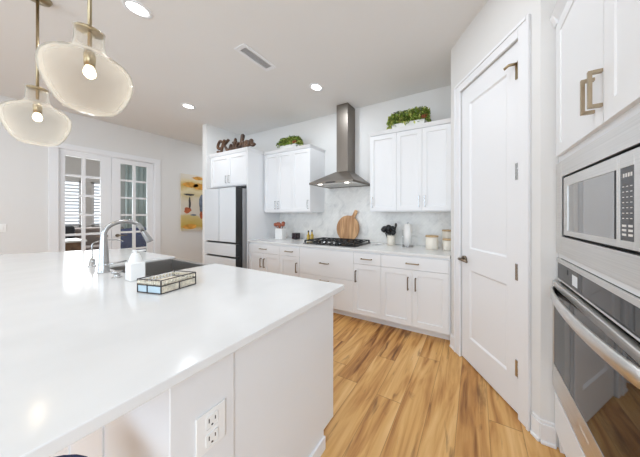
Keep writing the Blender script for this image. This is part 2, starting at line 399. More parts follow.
# wall behind the camera with windows
def wall_with_holes(name, y0, y1, x0, x1, holes):
    mb = MB(); z0, z1 = .45, 2.55; xs = x0
    for cx, wd in sorted(holes):
        mb.box((xs, y0, 0), (cx-wd/2, y1, ZC)); mb.box((cx-wd/2, y0, 0), (cx+wd/2, y1, z0)); mb.box((cx-wd/2, y0, z1), (cx+wd/2, y1, ZC)); xs = cx+wd/2
    mb.box((xs, y0, 0), (x1, y1, ZC)); return struct(name, mb, M['wall'])
wall_with_holes('wall_front', -3.62, -3.5, -9.6, 1.25, WIN)
for i, (cx, wd) in enumerate(WIN):
    mb = MB()
    for a, c in ((cx-wd/2, cx-wd/2+.05), (cx+wd/2-.05, cx+wd/2), (cx-.02, cx+.02)): mb.box((a, -3.6, .45), (c, -3.53, 2.55))
    for a in (.45, 1.48, 2.5): mb.box((cx-wd/2, -3.59, a), (cx+wd/2, -3.54, a+.05))
    struct('window_%d' % (i+1), mb, M['trim'])
mb = MB(); mb.box((1.10, -.95, 0), (1.22, YB, ZC)); mb.box((1.10, -3.5, 0), (1.22, -3.05, ZC)); mb.box((1.10, -3.05, 0), (1.22, -.95, .3)); mb.box((1.10, -3.05, 2.5), (1.22, -.95, ZC)); struct('wall_right', mb, M['wall'])
mb = MB()
for y in (-3.05, -2.02, -1.0): mb.box((1.13, y, .3), (1.18, y+.05, 2.5))
for z in (.3, 2.45): mb.box((1.13, -3.05, z), (1.18, -.95, z+.05))
struct('window_6', mb, M['trim'])  # frame of the unseen window added for the side light
# pantry: short return, slanted wall with door, then the wall beside the ovens
PA, PB = (-.220, 2.268), (.350, 1.538)
d = Vector((PB[0]-PA[0], PB[1]-PA[1])).normalized(); LP = (Vector(PB)-Vector(PA)).length
FP = Fr(PA, d, (-d.y*-1*-1, d.x*-1)) if False else Fr(PA, d, (-abs(d.y), -abs(d.x)))
# door edges measured along the slanted wall
U0, U1, PZ = .160, .790, 2.49
mb = MB(); FP.box(mb, 0, U0, -.11, 0, 0, ZC); FP.box(mb, U1, LP, -.11, 0, 0, ZC); FP.box(mb, U0, U1, -.11, 0, PZ, ZC)
mb.box((-.222, PA[1]+.008, 0), (PA[0]+.1, YB, ZC)); mb.box((PB[0]-.0, PB[1], 0), (1.10, PB[1]+.10, ZC))
struct('wall_pantry', mb, M['wall'])
# baseboards
def baseboard(name, fr, u0, u1, h=.135):
    mb = MB(); fr.box(mb, u0, u1, 0, .013, 0, h-.02, .002); fr.box(mb, u0, u1, 0, .008, h-.02, h, .003); fr.box(mb, u0, u1, 0, .022, 0, .02, .004)
    return struct(name, mb, M['trim'])
FL = Fr((XL, 0), (0, 1), (1, 0))
baseboard('baseboard_left', FL, 2.125, 4.6); baseboard('baseboard_left_front', FL, -3.5, .81)
baseboard('baseboard_pantry', FP, U1+.085, LP+.003); baseboard('baseboard_pantry_left', FP, .0, U0-.085)
baseboard('baseboard_oven', Fr(PB, (1, 0), (0, -1)), -.004, .07)
baseboard('baseboard_back', Fr((-6, 4.6), (1, 0), (0, -1)), 0, 1.4)
# backsplash tile
mb = MB(); mb.box((-3.374, YB-.012, .914), (-.222, YB, 1.372)); mb.box((-2.31, YB-.012, 1.372), (-1.275, YB, 1.80)); struct('wall_backsplash', mb, M['marble'])

# ---- pantry door
pd = thing('door_1', FP.P((U0+U1)/2, 0, 0), None, None); pd['kind'] = 'structure'
mb = MB()
FP.paneled(mb, U0+.006, U1-.006, .012, PZ-.006, -.045, -.008, [(U0+.115, U1-.115, .235, .84), (U0+.115, U1-.115, 1.03, PZ-.165)], .011, .013)
mb.build('door_leaf', M['trim'], pd)
mb = MB(); cw = .078
for (a, b_) in ((U0-cw, U0+.004), (U1-.004, U1+cw)):
    FP.box(mb, a, b_, 0, .016, 0, PZ+cw, .003)
    FP.box(mb, (a if a < U0 else b_-.02), (a+.02 if a < U0 else b_), .016, .024, 0, PZ+cw, .003)
FP.box(mb, U0+.004, U1-.004, 0, .016, PZ-.004, PZ+cw); FP.box(mb, U0-cw+.02, U1+cw-.02, .0155, .0235, PZ+cw-.02, PZ+cw)
mb.build('casing', M['trim'], pd)
for z in (2.29, 1.62, .95, .31):
    mb = MB(); FP.box(mb, U1-.040, U1-.010, -.008, -.001, z-.055, z+.055, .001); mb.cyl(FP.P(U1-.006, .004, z-.05), FP.P(U1-.006, .004, z+.05), .0075, 10)
    h = mb.build('hinge', M['chrome'] if z < 2 else M['brass'], pd)
mb = MB(); mb.tube([FP.P(U1-.03, .002, 2.335), FP.P(U1-.06, .03, 2.34), FP.P(U1-.085, .045, 2.325)], .009, 8); mb.build('hinge_stop', M['brass'], pd)
mb = MB(); uc = U0+.055
mb.cyl(FP.P(uc, -.008, .93), FP.P(uc, .012, .93), .027, 24); mb.cyl(FP.P(uc, .012, .93), FP.P(uc, .05, .93), .010, 14)
mb.tube([FP.P(uc-.01, .05, .93), FP.P(uc+.02, .052, .93), FP.P(uc+.105, .052, .925)], [.013, .012, .010], 10)
tag(mb.build('door_handle', M['pull_dark'], pd), 'dark bronze lever handle')

# ---- french doors
FD = Fr((XL, 0), (0, 1), (1, 0))
fdr = thing('door_2', (XL, (DY0+DY1)/2, 0), None, None); fdr['kind'] = 'structure'
mb = MB()
FD.box(mb, DY0-.085, DY0+.004, 0, .018, 0, DZ+.085, .003); FD.box(mb, DY1-.004, DY1+.085, 0, .018, 0, DZ+.085, .003); FD.box(mb, DY0-.085, DY1+.085, 0, .02, DZ-.004, DZ+.085, .003)
FD.box(mb, DY0, DY0+.015, -.12, 0, 0, DZ); FD.box(mb, DY1-.015, DY1, -.12, 0, 0, DZ); FD.box(mb, DY0, DY1, -.12, 0, DZ-.015, DZ)
mb.build('casing', M['trim'], fdr)
ymid = 1.458
for k, (a, b_, p0, p1, glass) in enumerate([(DY0+.017, ymid-.002, .974, 1.332, 'pane'), (ymid+.002, DY1-.017, 1.567, 1.922, 'frost')]):
    leaf = MB(); z0, z1 = .36, 2.30; nb = 6
    FD.box(leaf, a, p0, -.06, -.02, .012, DZ-.02, .002); FD.box(leaf, p1, b_, -.06, -.02, .012, DZ-.02, .002)
    FD.box(leaf, p0, p1, -.06, -.02, .012, z0, .002); FD.box(leaf, p0, p1, -.06, -.02, z1, DZ-.02, .002)
    mid = (p0+p1)/2; FD.box(leaf, mid-.02, mid+.02, -.056, -.024, z0, z1)
    pitch = (z1-z0+.035)/nb
    for j in range(1, nb):
        zc = z1-j*pitch+.0; FD.box(leaf, p0, p1, -.0545, -.0255, zc, zc+.035)
    L_ = leaf.build('door_leaf', M['trim'], fdr)
    g = MB(); FD.box(g, p0, p1, -.042, -.040, z0, z1); g.build('pane', M[glass], L_)
    hy = ymid + (-.07 if k == 0 else .07); sg = -1 if k == 0 else 1
    h = MB(); h.cyl(FD.P(hy, -.02, .95), FD.P(hy, -.008, .95), .027, 20); h.cyl(FD.P(hy, -.008, .95), FD.P(hy, .03, .95), .009, 12)
    h.tube([FD.P(hy, .03, .95), FD.P(hy+sg*.11, .03, .948)], [.010, .008], 10)
    h.build('door_handle', M['pull_dark'], L_)

# ---- office beyond the french doors
mb = MB(); XW = -9.4; Z0, Z1 = 1.02, 2.22
HO = [(.35, 1.76), (1.92, 2.42)]
yy = -3.5
for a, b_ in HO:
    mb.box((XW-.12, yy, 0), (XW, a, ZC)); mb.box((XW-.12, a, 0), (XW, b_, Z0)); mb.box((XW-.12, a, Z1), (XW, b_, ZC)); yy = b_
mb.box((XW-.12, yy, 0), (XW, 4.6, ZC)); struct('wall_office', mb, M['wall'])
for i, (a, b_) in enumerate(HO):
    t = thing('window_%d' % (4+i), (XW, (a+b_)/2, Z0), None, None); t['kind'] = 'structure'
    mb = MB()
    for y in (a, b_-.04): mb.box((XW-.06, y, Z0), (XW+.02, y+.04, Z1))
    for z in (Z0, Z1-.04): mb.box((XW-.06, a, z), (XW+.02, b_, z+.04))
    if i == 0: mb.box((XW-.06, (a+b_)/2-.02, Z0), (XW+.02, (a+b_)/2+.02, Z1))
    mb.build('window_frame', M['trim'], t)
    mb = MB(); z = Z0+.06
    while z < Z1-.06:
        P0 = (XW-.035, a+.04, z-.012); mb.hexa([(XW-.045, a+.04, z-.018), (XW-.043, a+.04, z-.021), (XW-.043, b_-.04, z-.021), (XW-.045, b_-.04, z-.018), (XW+.0, a+.04, z+.021), (XW+.002, a+.04, z+.018), (XW+.002, b_-.04, z+.018), (XW+.0, b_-.04, z+.021)])
        z += .085
    mb.build('shutter', M['trim'], t)

# ============================================================ BACK WALL CABINETS
FB = Fr((0, 2.275), (1, 0), (0, -1))        # base cabinet fronts
def base_cabinet(x0, x1, label, layout):
    t = thing('base_cabinet', ((x0+x1)/2, 2.58, 0), label, 'cabinet', 'base cabinets along the back wall')
    mb = MB(); mb.box((x0+.001, 2.275, .10), (x1-.001 if x1 < -.3 else -.226, YB-.014, .883)); mb.build('body', M['cab'], t)
    mb = MB(); mb.box((x0+.001, 2.365, 0), (x1-.001 if x1 < -.3 else -.226, 2.385, .10)); mb.build('toe_kick', M['cab'], t)
    for it in layout:
        kind, a, b_, z0, z1 = it[:5]
        if kind == 'drawer':
            o = slab(FB, t, a, b_, z0, z1); pull(FB, o, (a+b_)/2, it[5], .145, False, .02, M['pull'])
        else:
            o = shaker(FB, t, a, b_, z0, z1); pull(FB, o, it[5], .58, .14, True, .02, M['pull_dark'])
    return t
ZD, ZT, ZB = .730, .868, .115
base_cabinet(-3.355, -2.645, 'white base cabinet nearest the refrigerator, one drawer over two doors',
    [('drawer', -3.355, -2.645, ZD, ZT, .80), ('door', -3.355, -3.0, ZB, ZD, -3.05), ('door', -3.0, -2.645, ZB, ZD, -2.975)])
base_cabinet(-2.645, -2.252, 'narrow white base cabinet left of the cooktop, handle on its right',
    [('drawer', -2.645, -2.252, ZD, ZT, .80), ('door', -2.645, -2.252, ZB, ZD, -2.30)])
base_cabinet(-2.252, -1.366, 'wide white base cabinet with two deep drawers under the cooktop',
    [('drawer', -2.252, -1.366, .512, ZT, .69), ('drawer', -2.252, -1.366, ZB, .512, .46)])
base_cabinet(-1.366, -.993, 'narrow white base cabinet right of the cooktop, handle on its left',
    [('drawer', -1.366, -.993, ZD, ZT, .80), ('door', -1.366, -.993, ZB, ZD, -1.325)])
base_cabinet(-.993, -.24, 'white base cabinet beside the pantry wall, one drawer over two doors',
    [('drawer', -.993, -.24, ZD, ZT, .80), ('door', -.993, -.622, ZB, ZD, -.665), ('door', -.622, -.24, ZB, ZD, -.58)])
mb = MB(); mb.box((-3.372, 2.252, .884), (-.226, YB-.013, .914), .003, 2)
tag(mb.build('countertop', M['quartz']), 'long white quartz countertop under the backsplash on the back wall', 'countertop')

FU = Fr((0, 2.55), (1, 0), (0, -1))
def crown(parent, x0, x1, y0, z, left=False, right=False, h=.07, yb=YB-.002):
    e0 = .02 if left else 0; e1 = .02 if right else 0
    mb = MB(); b0 = (x0, x1, y0)
    mb.hexa([(x0, y0, z), (x1, y0, z), (x1, yb, z), (x0, yb, z), (x0-e0, y0-.02, z+h), (x1+e1, y0-.02, z+h), (x1+e1, yb, z+h), (x0-e0, yb, z+h)])
    mb.build('crown_moulding', M['cab'], parent)
def wall_cabinet(x0, x1, label, doors, cl, cr):
    t = thing('wall_cabinet', ((x0+x1)/2, 2.72, 1.372), label, 'cabinet', 'wall cabinets beside the range hood')
    mb = MB(); mb.box((x0, 2.55, 1.372), (x1 if x1 < -.3 else -.224, YB-.001, 2.38)); mb.build('body', M['cab'], t)
    for a, b_, hu in doors:
        o = shaker(FU, t, a, b_, 1.385, 2.372, rail=.055); pull(FU, o, hu, 1.495, .135, True, .02, M['chrome'], t=.009)
    crown(t, x0, x1, 2.53, 2.38, cl, cr, .042)
wall_cabinet(-3.345, -2.69, 'white two-door wall cabinet beside the tall refrigerator panel', [(-3.345, -3.02, -3.055), (-3.02, -2.69, -2.985)], False, False)
wall_cabinet(-2.69, -2.31, 'narrow white wall cabinet immediately left of the range hood', [(-2.69, -2.31, -2.345)], False, True)
wall_cabinet(-1.273, -.90, 'narrow white wall cabinet immediately right of the range hood', [(-1.273, -.90, -1.232)], True, False)
wall_cabinet(-.90, -.24, 'white two-door wall cabinet against the pantry wall', [(-.90, -.575, -.61), (-.575, -.24, -.54)], False, False)

# fridge cabinet with tall side panel
t = thing('refrigerator_cabinet', (-3.87, 2.55, 0), 'white cabinet above the refrigerator with a tall white side panel', 'cabinet')
FF = Fr((0, 2.265), (1, 0), (0, -1))
mb = MB(); mb.box((-4.465, 2.265, 1.825), (-3.402, YB-.001, 2.39)); mb.build('body', M['cab'], t)
mb = MB(); mb.box((-3.40, 2.248, 0), (-3.374, YB-.001, 2.39)); mb.build('side_panel', M['cab'], t)
for a, b_, hu in ((-4.40, -3.89, -3.93), (-3.89, -3.40, -3.85)):
    o = shaker(FF, t, a, b_, 1.84, 2.378); pull(FF, o, hu, 1.95, .13, True, .02, M['chrome'], t=.009)
crown(t, -4.465, -3.374, 2.245, 2.39, False, True, .05)

# refrigerator
t = thing('refrigerator', (-3.84, 2.45, 0), 'white glass-front french door refrigerator with black sides between white panels', 'refrigerator')
FG = Fr((0, 2.19), (1, 0), (0, -1)); X0, X1 = -4.28, -3.41
mb = MB(); mb.box((X0, 2.19, .03), (X1, YB-.03, 1.765), .004); mb.build('body', M['fridgeside'], t)
mb = MB(); FG.box(mb, X0+.004, X1-.002, .002, .06, .05, 1.775, .003); mb.build('door_core', M['black'], t)
for a, b_ in ((X0, -3.852), (-3.846, X1)):
    mb = MB(); FG.box(mb, a, b_, .004, .108, .893, 1.775, .004); o = mb.build('door', M['black'], t)
    mb = MB(); FG.box(mb, a+.002, b_-.004, .108, .116, .895, 1.773, .002); mb.build('glass_panel', M['fridge'], o)
for z0, z1 in ((.665, .865), (.05, .635)):
    mb = MB(); FG.box(mb, X0, X1, .004, .108, z0, z1, .004); o = mb.build('drawer', M['black'], t)
    mb = MB(); FG.box(mb, X0+.002, X1-.004, .108, .116, z0, z1, .002); mb.build('glass_panel', M['fridge'], o)

# ============================================================ RANGE HOOD, COOKTOP
t = thing('range_hood', (-1.82, YB, 1.76), 'stainless steel pyramid range hood with chimney above the cooktop', 'range hood')
hx0, hx1, hy = -2.20, -1.44, 2.39; cx0, cx1, cy = -1.92, -1.715, 2.675; zr = 1.772; zt = 1.985
mb = MB()
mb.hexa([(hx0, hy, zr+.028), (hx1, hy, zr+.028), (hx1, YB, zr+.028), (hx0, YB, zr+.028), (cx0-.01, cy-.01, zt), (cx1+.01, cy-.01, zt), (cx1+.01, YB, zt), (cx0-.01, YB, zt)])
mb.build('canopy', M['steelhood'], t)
mb = MB(); mb.box((hx0, hy, zr), (hx1, hy+.012, zr+.028)); mb.box((hx0, YB-.012, zr), (hx1, YB, zr+.028)); mb.box((hx0, hy, zr), (hx0+.012, YB, zr+.028)); mb.box((hx1-.012, hy, zr), (hx1, YB, zr+.028))
mb.build('rim', M['steelhood'], t)
mb = MB(); mb.box((hx0+.012, hy+.012, zr+.008), (hx1-.012, YB-.012, zr+.014))
for k in range(24):
    x = hx0+.08+k*.026; mb.box((x, hy+.13, zr+.004), (x+.012, YB-.08, zr+.008))
mb.build('filter', M['steel'], t)
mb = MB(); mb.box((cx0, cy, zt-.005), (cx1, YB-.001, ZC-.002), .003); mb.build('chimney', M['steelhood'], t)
mb = MB(); mb.box((-1.90, hy-.003, zr+.006), (-1.74, hy+.001, zr+.022)); mb.build('control_strip', M['black'], t)
for x in (-2.06, -1.60):
    mb = MB(); mb.lathe([(.030, 0), (.030, .005)], (x, hy+.075, zr+.001), 20); mb.build('lamp', M['hoodlens'], t)
    l = bpy.data.lights.new('hood_bulb', 'SPOT'); l.energy = 3; l.spot_size = 1.9; l.spot_blend = .6; l.color = (1, .93, .82); l.shadow_soft_size = .03
    o = bpy.data.objects.new('hood_bulb', l); C.objects.link(o); o.location = (x, hy+.075, zr-.01)

t = thing('gas_cooktop', (-1.83, 2.60, .914), 'black gas cooktop with cast iron grates set in the back countertop', 'cooktop')
mb = MB(); mb.box((-2.27, 2.335, .914), (-1.39, 2.785, .926), .004); mb.build('cooktop_surface', M['black'], t)
for k in range(3):
    a = -2.255 + k*.288; b_ = a+.278; mb = MB(); z = .966; y0, y1 = (2.35, 2.775) if k != 1 else (2.46, 2.775)
    for y in (y0, y1-.014): mb.box((a, y, z-.012), (b_, y+.014, z), .003)
    for x in (a, b_-.014): mb.box((x, y0, z-.012), (x+.014, y1, z), .003)
    for q in (.33, .66):
        mb.box((a, y0+(y1-y0)*q-.006, z-.010), (b_, y0+(y1-y0)*q+.006, z)); mb.box((a+(b_-a)*q-.006, y0, z-.010), (a+(b_-a)*q+.006, y1, z))
    for x in (a, b_-.016):
        for y in (y0, y1-.016): mb.box((x, y, .926), (x+.016, y+.016, z-.01))
    mb.build('grate', M['iron'], t)
for x, y in ((-2.115, 2.45), (-2.115, 2.71), (-1.83, 2.62), (-1.545, 2.45), (-1.545, 2.71)):
    mb = MB(); mb.lathe([(.055, 0), (.055, .006), (.035, .008), (.035, .018), (.0, .020)], (x, y, .926), 20); mb.build('burner', M['iron'], t)
for k in range(5):
    mb = MB(); mb.lathe([(.023, 0), (.021, .026), (.017, .030), (0, .031)], (-2.015+k*.088, 2.395, .926), 18); mb.build('knob', M['chrome'], t)

# ============================================================ THINGS ON THE BACK COUNTER
ZK = .9145
t = thing('utensil_crock', (-3.05, 2.62, ZK), 'square white crock of reddish wooden utensils left of the cooktop', 'utensil crock')
mb = MB(); cx, cy_ = -3.05, 2.62
mb.box((cx-.082, cy_-.05, ZK), (cx+.082, cy_+.05, ZK+.185), .008, 2); mb.build('crock', M['ceramic'], t)
mb = MB()
for k in range(8):
    a = -.06+.12*k/7; b_ = random.uniform(-.03, .03); q = random.uniform(.04, .08)
    top = (cx+a*1.7, cy_+b_*1.8, ZK+.20+q)
    mb.tube([(cx+a*.7, cy_+b_*.7, ZK+.15), top], .006, 8); mb.lathe([(0, -.035), (.024, -.022), (.032, 0), (.024, .024), (0, .035)], top, 10, False)
mb.build('utensils', M['redwood'], t)
mb = MB(); mb.box((-2.87, 2.69, ZK), (-2.765, 2.79, ZK+.105), .012, 2); bx = mb
tag(bx.build('canister', mat('dark_plum_glaze', (.02, .008, .012), .25)), 'small dark square canister on the counter beside the white crock', 'canister')
for i, (x, y, h, lb) in enumerate([(-2.545, 2.745, .125, 'small golden oil bottle, left of two by the cooktop'), (-2.478, 2.76, .135, 'small golden oil bottle, right of two by the cooktop')]):
    t = thing('oil_bottle', (x, y, ZK), lb, 'bottle', 'oil bottles by the cooktop')
    mb = MB(); mb.lathe([(0, 0), (.026, 0), (.027, .01), (.027, h*.6), (.012, h*.78), (.011, h)], (x, y, ZK), 18); mb.build('glass_body', M['oil'], t)
    mb = MB(); mb.lathe([(.012, 0), (.013, .02), (.006, .03), (0, .03)], (x, y, ZK+h), 14); mb.build('stopper', M['black'], t)
# cutting board leaning on the backsplash
t = thing('cutting_board', (-1.80, 2.80, ZK), 'round wooden paddle cutting board leaning behind the cooktop', 'cutting board')
tilt = -math.radians(8); R = .205; b = bmesh.new()
def board_pt(a, h, n):            # a along x, h up the board, n thickness
    return (-1.812+a, 2.822 + h*math.sin(-tilt)*0.35 - n, ZK+.002+h*math.cos(tilt)+.0)
mb = MB(); bb = bmesh.new(); ring = []
ang = math.radians(62); hw = .03
def plate(pts):
    bb = bmesh.new(); f_ = [bb.verts.new(board_pt(a, h, .018)) for a, h in pts]; k_ = [bb.verts.new(board_pt(a, h, 0)) for a, h in pts]
    bb.faces.new(f_); bb.faces.new(k_[::-1])
    for i in range(len(pts)): bb.faces.new([f_[i], k_[i], k_[(i+1) % len(pts)], f_[(i+1) % len(pts)]])
    bmesh.ops.recalc_face_normals(bb, faces=bb.faces); mb.merge(bb)
plate([(R*math.cos(2*PI*k/72), R+R*math.sin(2*PI*k/72)) for k in range(72)])
def hp(l_, s_): return (l_*math.cos(ang)+s_*hw*math.sin(ang), R+l_*math.sin(ang)-s_*hw*math.cos(ang))
plate([hp(R-.005, -1.3), hp(R+.02, -.85), hp(R+.10, -.9), hp(R+.118, -.6), hp(R+.118, .6), hp(R+.10, .9), hp(R+.02, .85), hp(R-.005, 1.3)])
mb.build('board', M['board'], t)
# black utensils crock
cx, cy_ = -1.06, 2.76
t = thing('utensil_crock', (cx, cy_, ZK), 'round cream crock of black cooking utensils right of the cooktop', 'utensil crock')
mb = MB(); mb.lathe([(0, 0), (.052, 0), (.056, .01), (.056, .135), (.052, .135), (.05, .02), (0, .02)], (cx, cy_, ZK), 24, False); mb.build('crock', M['cream'], t)
mb = MB()
for k in range(9):
    a = random.uniform(-1, 1); b_ = random.uniform(-1, 1); q = random.uniform(.19, .26)
    top = Vector((cx+a*.085-.02, cy_+b_*.06, ZK+q-abs(a)*.03)); mb.tube([(cx+a*.03, cy_+b_*.03, ZK+.05), top], .006, 8)
    mb.lathe([(0, -.045), (.03, -.028), (.042, 0), (.03, .03), (0, .04)], top, 12, False)
mb.tube([(cx+.02, cy_, ZK+.05), (cx+.075, cy_-.01, ZK+.26)], .010, 8); mb.lathe([(.012, 0), (.018, .03), (.014, .055), (0, .06)], (cx+.075, cy_-.01, ZK+.245), 12, False)
mb.build('utensils', M['black'], t)
# paper towel
cx, cy_ = -.80, 2.70
t = thing('paper_towel_holder', (cx, cy_, ZK), 'upright roll of white paper towel on a steel stand', 'paper towel holder')
mb = MB(); mb.lathe([(0, 0), (.075, 0), (.075, .010), (.07, .014), (0, .014)], (cx, cy_, ZK), 28, False); mb.cyl((cx, cy_, ZK+.01), (cx, cy_, ZK+.30), .006, 10); mb.lathe([(0, -.012), (.012, 0), (0, .012)], (cx, cy_, ZK+.312), 12, False)
mb.tube([(cx-.068, cy_, ZK+.01), (cx-.068, cy_, ZK+.22)], .004, 8); mb.build('stand', M['chrome'], t)
mb = MB(); mb.lathe([(.018, 0), (.047, 0), (.047, .28), (.018, .28)], (cx, cy_, ZK+.016), 28, False); mb.build('paper_roll', M['paper'], t)
# spoon rest
cx, cy_ = -1.275, 2.68
mb = MB(); mb.lathe([(0, 0), (.035, 0), (.055, .014), (.051, .015), (.033, .004), (0, .004)], (cx, cy_, ZK), 24, False); mb.tube([(cx+.04, cy_, ZK+.010), (cx+.11, cy_+.03, ZK+.012)], [.014, .008], 10)
tag(mb.build('spoon_rest', M['ceramic']), 'small white spoon rest beside the cooktop', 'spoon rest')
# canisters
def canister(x, y, r, h, label):
    t = thing('canister', (x, y, ZK), label, 'canister', 'wooden lidded canisters at the counter end')
    mb = MB(); mb.lathe([(0, 0), (r-.006, 0), (r, .008), (r, h), (r-.006, h+.002), (0, h+.002)], (x, y, ZK), 28, False); mb.build('jar', M['cream'], t)
    mb = MB(); mb.lathe([(0, 0), (r+.003, 0), (r+.003, .012), (r-.002, .017), (0, .017)], (x, y, ZK+h+.003), 28, False); mb.build('lid', M['lid'], t)
canister(-.475, 2.62, .075, .148, 'cream canister with light wooden lid, leftmost of the three')
canister(-.315, 2.79, .062, .21, 'tallest cream canister with wooden lid, back right by the pantry wall')
canister(-.295, 2.635, .055, .115, 'shortest cream canister with wooden lid, front right by the pantry wall')

# ============================================================ ABOVE THE CABINETS
def planter(x0, x1, y, z, label, ztop, n, leafy, hgt=.11):
    t = thing('planter', ((x0+x1)/2, y, z), label, 'planter', 'green plants on top of the wall cabinets')
    mb = MB(); mb.hexa([(x0+.06, y-.05, z), (x1-.06, y-.05, z), (x1-.06, y+.05, z), (x0+.06, y+.05, z), (x0+.05, y-.06, z+.075), (x1-.05, y-.06, z+.075), (x1-.05, y+.06, z+.075), (x0+.05, y+.06, z+.075)], .003)
    mb.build('trough', M['ceramic'], t)
    for nm, m_, cnt in (('foliage', 'leaf', n), ('pale_leaves', 'leaf2', n//2)):
        b = bmesh.new()
        for k in range(cnt):
            u = random.random(); q = random.uniform(0, 2*PI); rr = random.random()**.5
            edge = 1-abs(2*u-1)**6*.4
            c = Vector((x0+(x1-x0)*u, y+math.cos(q)*rr*.085, z+.085+abs(math.sin(q))*rr*hgt*edge + random.uniform(-.02, .02)))
            if random.random() < .12: c.z -= .06*random.random(); c.y -= .03
            s_ = random.uniform(.016, .030)
            R_ = Matrix.Rotation(random.uniform(0, 6.28), 3, 'Z') @ Matrix.Rotation(random.uniform(-1.2, 1.2), 3, 'X')
            pts = [(-s_*.0, -s_, 0), (s_*.5, 0, s_*.15), (0, s_, 0), (-s_*.5, 0, s_*.15)]
            vs = [b.verts.new(c + R_ @ Vector(p)) for p in pts]; b.faces.new(vs[:3]); b.faces.new([vs[0], vs[2], vs[3]])
        mb = MB(); mb.merge(b); mb.build(nm, M[m_], t)
    mb = MB(); c = Vector((x1-.05, y-.075, z+.085))
    for k in range(26):
        q = 2*PI*k/9+k*.3; r_ = .008+.030*(k % 9)/9; mb.lathe([(0, -.012), (.011, 0), (0, .014)], c + Vector((math.cos(q)*r_, math.sin(q)*r_*.7, (k//9)*.012+math.sin(k)*.01)), 6, False)
    mb.build('dried_cone', M['copper'], t)
planter(-3.06, -2.60, 2.62, 2.423, 'leafy green planter on the wall cabinets left of the hood', 0, 900, True, .13)
planter(-1.03, -.50, 2.62, 2.423, 'longer leafy green planter on the wall cabinets right of the hood', 0, 1300, True, .16)

# script sign
strokes = [
 [(0, .02), (.03, -.02), (.09, .0), (.12, .08), (.16, .17), (.19, .20)],            # K stem with foot
 [(.13, .17), (.07, .20), (.02, .16), (.0, .10), (.03, .06), (.08, .07)],           # K swash
 [(.29, .19), (.23, .15), (.15, .09)], [(.17, .10), (.22, .06), (.25, .01), (.30, .0)],
 [(.30, .0), (.33, .04), (.35, .09), (.34, .03), (.36, .0), (.39, .02)],            # i
 [(.39, .02), (.43, .08), (.47, .17), (.44, .08), (.43, .02), (.46, .0), (.49, .03)], [(.41, .115), (.49, .12)],  # t
 [(.57, .075), (.54, .09), (.50, .06), (.50, .01), (.53, -.005), (.57, .02)],       # c
 [(.57, .02), (.62, .10), (.66, .19), (.63, .20), (.61, .10), (.59, .0)], [(.60, .04), (.64, .09), (.665, .07), (.65, .01), (.68, .0), (.70, .02)],  # h
 [(.70, .02), (.75, .06), (.745, .09), (.71, .08), (.70, .03), (.73, .0), (.78, .03)],  # e
 [(.78, .03), (.80, .09), (.79, .0)], [(.795, .04), (.83, .09), (.86, .08), (.85, .02), (.87, -.005), (.92, .02)]]  # n
def smooth(pts, n=6):
    P = [Vector((a, b_, 0)) for a, b_ in pts]; P = [P[0]*2-P[1]] + P + [P[-1]*2-P[-2]]; out = []
    for i in range(1, len(P)-2):
        for k in range(n):
            t_ = k/n; out.append(.5*((2*P[i]) + (P[i+1]-P[i-1])*t_ + (2*P[i-1]-5*P[i]+4*P[i+1]-P[i+2])*t_**2 + (3*P[i]-P[i-1]-3*P[i+1]+P[i+2])*t_**3))
    out.append(P[-2]); return out
mb = MB()
for s_ in strokes:
    ps = smooth(s_); mb.tube([(-4.23+p.x*1.10, 2.262, 2.462+max(-.002, p.y)*.98) for p in ps], [.022]*len(ps), 8)
tag(mb.build('kitchen_sign', M['signwood']), 'dark wooden script word sign standing on the refrigerator cabinet', 'sign')

# ============================================================ ISLAND
t = thing('island_cabinet', (-2.3, .67, 0), 'white island cabinet with panelled end under the big white countertop', 'island')
ix0, ix1, iy0, iy1 = -3.75, -.782, .292, 1.056
mb = MB(); mb.box((ix0, iy0+.01, .105), (ix1-.02, iy1-.02, .66)); mb.box((ix0, iy0+.01, .66), (-2.74, iy1-.02, .882)); mb.box((-2.0, iy0+.01, .66), (ix1-.02, iy1-.02, .882)); mb.box((-2.74, iy0+.01, .66), (-2.0, .56, .882)); mb.build('body', M['cab'], t)
b = bmesh.new(); prof = [(.47, 0), (iy1-.09, 0), (iy1-.09, .105), (iy1, .105), (iy1, .882), (.47, .882)]
A = [b.verts.new((ix1-.02, y, z)) for y, z in prof]; B = [b.verts.new((ix1, y, z)) for y, z in prof]; b.faces.new(A[::-1]); b.faces.new(B)
for i in range(6): b.faces.new([A[i], B[i], B[(i+1) % 6], A[(i+1) % 6]])
bmesh.ops.recalc_face_normals(b, faces=b.faces); mb = MB(); mb.merge(b); mb.build('end_panel', M['cab'], t)
mb = MB(); mb.box((ix1-.10, iy0, 0), (ix1+.006, .468, .882), .002); mb.build('corner_post', M['cab'], t)
mb = MB(); mb.box((ix0, iy0+.002, 0), (ix1-.10, iy0+.014, .882))
for k in range(1, 7): mb.box((ix1-.1-k*.45, iy0-.004, 0), (ix1-.06-k*.45, iy0+.004, .882), .002)
mb.build('back_panel', M['cab'], t)
mb = MB(); mb.box((ix0, iy1-.10, 0), (ix1-.02, iy1-.09, .105)); mb.build('toe_kick', M['cab'], t)
mb = MB(); mb.box((ix1, .468, 0), (ix1+.014, iy1-.088, .075), .003); mb.box((ix1+.006, iy0-.012, 0), (ix1+.02, .468, .075), .003); mb.build('baseboard_trim', M['trim'], t)
FI = Fr((0, iy1-.02), (-1, 0), (0, 1))
for a, b_ in ((.83, 1.42), (1.42, 2.0), (2.74, 3.25), (3.25, 3.74)):
    o = shaker(FI, t, a, b_, .12, .868); pull(FI, o, b_-.05, .6, .14, True, .02, M['pull_dark'])
o = shaker(FI, t, 2.0, 2.37, .12, .64); o = shaker(FI, t, 2.37, 2.74, .12, .64)

